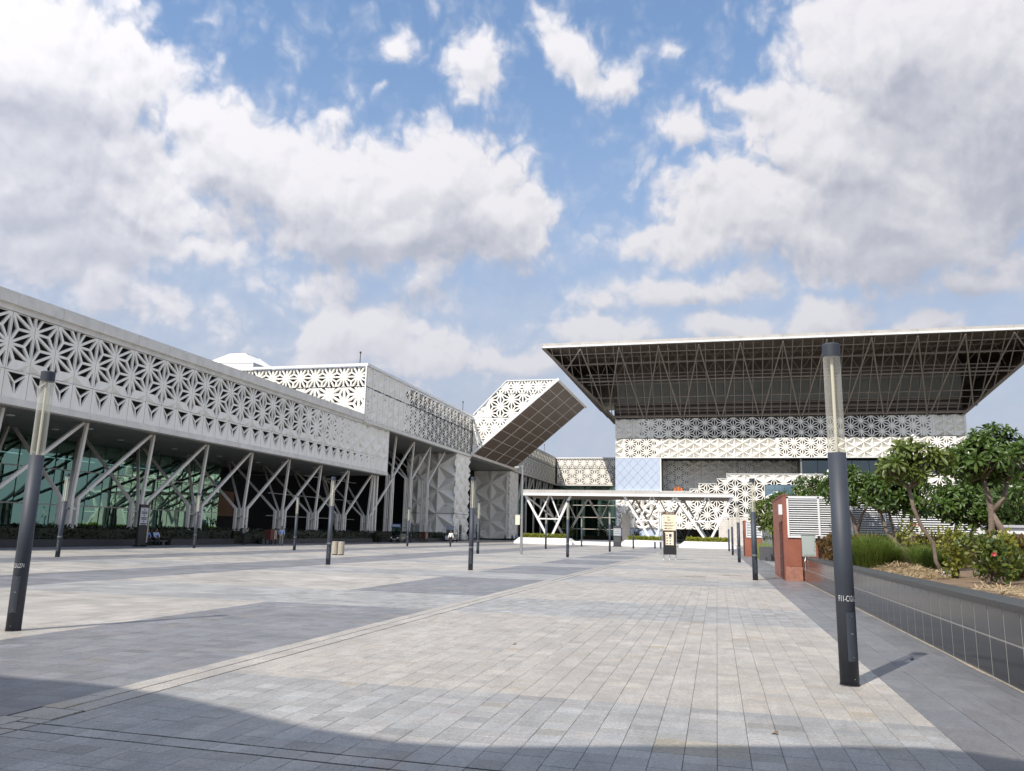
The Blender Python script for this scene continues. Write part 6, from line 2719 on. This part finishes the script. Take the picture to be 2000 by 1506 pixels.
# beyond the louvered block
frangipani(5.4, 46.0, 0.3,
           [[(5.4, 46, 0.2, 0.12), (5.4, 46, 2.6, 0.09), (5.0, 46, 3.4, 0.06)], [(5.4, 46, 2.5, 0.08), (6.4, 46, 3.6, 0.05)]],
           [(4.9, 46, 4.15, 1.1, 1.1, 0.8), (6.4, 46, 4.5, 1.35, 1.2, 0.85), (7.6, 46, 4.1, 1.0, 1.0, 0.7), (3.6, 46, 3.45, 0.8, 0.8, 0.6)], 125,
           'frangipani full of white flowers showing over the roof of the louvered block', 108, flowers=60, wscale=1.35, group='frangipani trees beyond the louvered block')
frangipani(3.9, 58.0, 0.3,
           [[(3.9, 58, 0.2, 0.12), (3.8, 58, 2.2, 0.08), (3.6, 58, 3.0, 0.06)]],
           [(3.3, 58, 3.3, 1.0, 1.0, 1.0), (4.3, 58, 3.7, 1.1, 1.0, 1.0), (3.7, 58, 2.3, 0.95, 0.9, 0.7)], 110,
           'yellowish frangipani left of the louvered block, behind the second right lamp post', 109, M_LEAF2, flowers=30, wscale=1.4, group='frangipani trees beyond the louvered block')

bushy('flowering_shrub', 4.80, 16.2, 0.83, 0.48, 0.92, M_SHRUB, 'big glossy shrub with a red flower behind the wall coping', 'shrub', 111, 900, 0.115, 'leafy shrubs in the planting bed', 6)
bushy('flowering_shrub', 4.86, 18.6, 0.83, 0.30, 1.02, M_YELLOWL, 'slender yellow-green shrub beside the white bag', 'shrub', 112, 420, 0.12, 'leafy shrubs in the planting bed', 4)
bushy('flowering_shrub', 5.40, 17.6, 0.83, 0.42, 0.95, M_YELLOWL, 'yellow-green shrub behind the big glossy one', 'shrub', 113, 480, 0.13, 'leafy shrubs in the planting bed', 4)
bushy('flowering_shrub', 5.55, 26.0, 0.83, 0.5, 1.35, M_YELLOWL, 'yellow-green shrub with red blooms beneath the several-stemmed frangipani', 'shrub', 114, 380, 0.13, 'leafy shrubs in the planting bed', 4)
bushy('flowering_shrub', 6.35, 25.6, 0.83, 0.5, 1.2, M_YELLOWL, 'yellow-green shrub before the louvers right of the leaning trunk', 'shrub', 115, 300, 0.13, 'leafy shrubs in the planting bed', 4)
bushy('flowering_shrub', 3.85, 30.2, 0.83, 0.42, 0.85, M_RUSTL, 'brownish bush beside the meter cabinet', 'shrub', 116, 500, 0.12, 'leafy shrubs in the planting bed', 4)
for k, (lx, ly, lz, lb) in enumerate(((4.71, 15.62, 1.42, 'red hibiscus bloom on the big glossy shrub'), (5.68, 25.4, 2.1, 'pinkish red bloom in front of the louvers'))):
    g = G()
    for i in range(6):
        a = i * 1.0472
        d = Vector((math.cos(a), -0.6, math.sin(a))) * 0.042
        s_ = Vector((-math.sin(a), 0.1, math.cos(a))) * 0.022
        c = Vector((lx, ly, lz))
        g.poly([c, c + d * 0.55 + s_, c + d, c + d * 0.55 - s_])
    o = g.build('red_bloom', M_PINK)
    shift(o, (lx, ly, lz))
    tag(o, lb, 'flower')
g = G()
rb = random.Random(12)
cx, cy, cz = 4.90, 19.3, 0.85
ring = []
for i in range(10):
    a = i * 0.628
    ring.append((cx + 0.17 * math.cos(a) * rb.uniform(0.7, 1.2), cy + 0.2 * math.sin(a) * rb.uniform(0.7, 1.2), cz))
mid = [(p[0] * 0.55 + cx * 0.45, p[1] * 0.55 + cy * 0.45, cz + rb.uniform(0.05, 0.14)) for p in ring]
for i in range(10):
    j = (i + 1) % 10
    g.poly([ring[i], ring[j], mid[j], mid[i]])
    g.poly([mid[i], mid[j], (cx, cy, cz + 0.08)])
o = g.build('plastic_bag', M_BAG)
shift(o, (cx, cy, cz))
tag(o, 'crumpled white plastic bag lying on the planting bed', 'bag')

# ------------------------------------------------------------------ beyond the louvered block: second planter and greenery
t = thing('speckled_planter', (5, 61.5, 0), 'speckled granite planter with tall grass beyond the louvered block', 'planter')
g = G()
g.box(3.02, 4.05, 61.4, 62.0, 0, 1.0)
g.build('front_block', M_SPECK, t)
g = G()
g.box(4.06, 4.3, 39, 62, 0, 0.93)
g.box(4.3, 12, 39, 39.3, 0, 0.93)
g.box(4.06, 14, 61.7, 62, 0, 0.93)
g.build('granite_side', M_GRANITE, t)
g = G()
g.box(4.3, 14, 39.3, 61.7, 0.78, 0.84)
g.build('planter_soil', M_SOIL, t)
r_ = random.Random(120)
g = G()
for _ in range(2600):
    x, y = r_.uniform(3.2, 12), r_.uniform(62.3, 70)
    h = r_.uniform(0.7, 1.5)
    dx, dy = r_.gauss(0, 0.16), r_.gauss(0, 0.16)
    g.poly([(x - 0.025, y, 0), (x + 0.025, y, 0), (x + dx, y + dy, h)])
    if _ % 5 == 0:
        g.poly([(x + dx - 0.02, y + dy, h - 0.1), (x + dx + 0.02, y + dy, h - 0.1), (x + dx * 1.3, y + dy * 1.3, h + 0.15)])
for _ in range(2200):
    x, y = r_.uniform(4.3, 12), r_.uniform(40, 61)
    h = r_.uniform(0.5, 1.1)
    dx, dy = r_.gauss(0, 0.16), r_.gauss(0, 0.16)
    g.poly([(x - 0.02, y, 0.82), (x + 0.02, y, 0.82), (x + dx, y + dy, 0.82 + h)])
tag(g.build('tall_grass', M_GRASS), 'tall green grass growing beyond the louvered block', 'grass', kind='stuff')
g = G()
g.box(3.3, 30, 92, 92.3, 0, 3.0)
o = g.build('low_wall', M_ASPHALT)
shift(o, (16, 92, 0))
tag(o, 'dark grey garden wall behind the yellowish frangipani', 'wall')


def round_tree(x, y, r, h, label, seed, n=2600, size=0.5, mt=None, group='trees at the far right'):
    r_ = random.Random(seed)
    t = thing('broadleaf_tree', (x, y, 0), label, 'tree', group)
    g = G()
    g.tube([(x, y, -0.1), (x + 0.1, y, h * 0.3), (x, y, h * 0.55)], [0.22, 0.17, 0.1], 8)
    for k in range(5):
        a = k * 1.26
        g.tube([(x + 0.05, y, h * 0.35), (x + math.cos(a) * r * 0.4, y + math.sin(a) * r * 0.4, h * 0.6), (x + math.cos(a) * r * 0.7, y + math.sin(a) * r * 0.7, h * 0.78)], [0.1, 0.07, 0.03], 6)
    g.build('trunk', M_BARK, t)
    cs = []
    for k in range(26):
        d = Vector((r_.gauss(0, 1), r_.gauss(0, 1), r_.gauss(0, 1))).normalized() * r_.uniform(0.3, 0.9)
        cs.append((x + d.x * r, y + d.y * r, h * 0.66 + d.z * h * 0.34, r * r_.uniform(0.18, 0.34)))
    g = G()

    def pf():
        c = r_.choice(cs)
        return (c[0] + r_.gauss(0, c[3] * 0.6), c[1] + r_.gauss(0, c[3] * 0.6), c[2] + r_.gauss(0, c[3] * 0.5))
    leaf_scatter(g, n, pf, size, r_, 0.3, 0.6)
    g.build('crown', mt or M_FARLEAF, t)


round_tree(14.5, 47, 3.0, 5.2, 'rounded green tree at the far right behind the forked frangipani', 131)
round_tree(18.5, 60, 3.5, 6.0, 'bushy tree at the far right, second behind the frangipanis', 132)
round_tree(23, 74, 4.0, 7.0, 'taller tree far right beyond the planting bed', 133, size=0.6)
round_tree(13.0, 62, 2.4, 4.2, 'small bushy tree hidden low behind the louvered block', 134)
round_tree(33, 100, 5, 8.0, 'broad tree far right before the end of the big hall', 135, size=0.7)
round_tree(42, 120, 6, 9.0, 'broad distant tree right of the big hall', 136, size=0.8)
t = thing('white_kiosk', (11.6, 36, 0), 'small white hut half hidden behind the forked frangipani trunk', 'hut')
g = G()
g.box(10.3, 12.0, 35.5, 38.0, 0, 2.25)
g.build('hut_wall', M_LOUVER, t)
g = G()
g.box(10.2, 12.1, 35.4, 38.1, 2.25, 2.35)
g.build('hut_roof', M_GREYSIGN, t)
g = G()
g.box(11.2, 11.7, 35.46, 35.5, 0.05, 2.0)
g.build('door', M_POLE, t)

# railing by the faceted foot of the block
t = thing('metal_railing', (-43.2, 128.5, 0), 'thin metal railing by the door of the faceted wall', 'railing')
g = G()
for z in (0.5, 0.8, 1.1):
    g.beam((-42.6, 124.5, z), (-42.6, 135, z), 0.05, 0.05)
g.build('rail', M_GALV, t)
for k in range(5):
    g = G()
    yy = 124.6 + k * 2.55
    g.beam((-42.6, yy, 0), (-42.6, yy, 1.12), 0.06, 0.06, (1, 0, 0))
    g.build('post', M_GALV, t)

# ------------------------------------------------------------------ unseen roof behind the camera, added and shaped to throw the foreground shadow
HC = 9.0
dd = HC / math.tan(SUN_EL)
ox, oy = math.sin(SUN_AZ) * dd, math.cos(SUN_AZ) * dd
edge = [(-16, 7.2), (-9.0, 6.75), (-7.2, 6.62), (-6.4, 6.64), (-5.9, 6.58), (-5.37, 6.48), (-4.7, 6.27), (-4.1, 6.05), (-3.4, 5.80), (-2.6, 5.63), (-2.0, 5.68), (-1.49, 5.86), (-0.8, 6.14), (-0.04, 6.40), (0.7, 6.66),
        (1.4, 6.87), (1.75, 6.84), (2.06, 6.70), (3.0, 6.2), (9, 5.0), (18, 4.0)]
t = thing('unseen_shadow_roof', (-4, -12, 0), 'broad unseen roof behind the viewer, added and shaped to shade the nearest paving', 'canopy')
g = G()
poly = [(x + ox, y + oy) for x, y in edge] + [(18 + ox, -30), (-16 + ox, -30)]
g.prism(poly[::-1], 'z', HC - 0.02, HC + 0.4)
g.build('shadow_slab', M_COPING, t)
g = G()
g.box(-22, 16, -7.5, -7, 0, HC)
g.box(-22, -21.5, -7, 0, 0, HC)
g.build('rear_wall', M_BROWNW, t)  # unseen wall added to block sky light from the foreground shadow
for (xx, yy) in ((-17, -5), (-17, -26), (12, -5), (12, -26), (-4, -26)):
    g = G()
    g.tube([(xx, yy, 0), (xx, yy, HC)], 0.3, 12)
    g.build('column', M_STEEL, t)
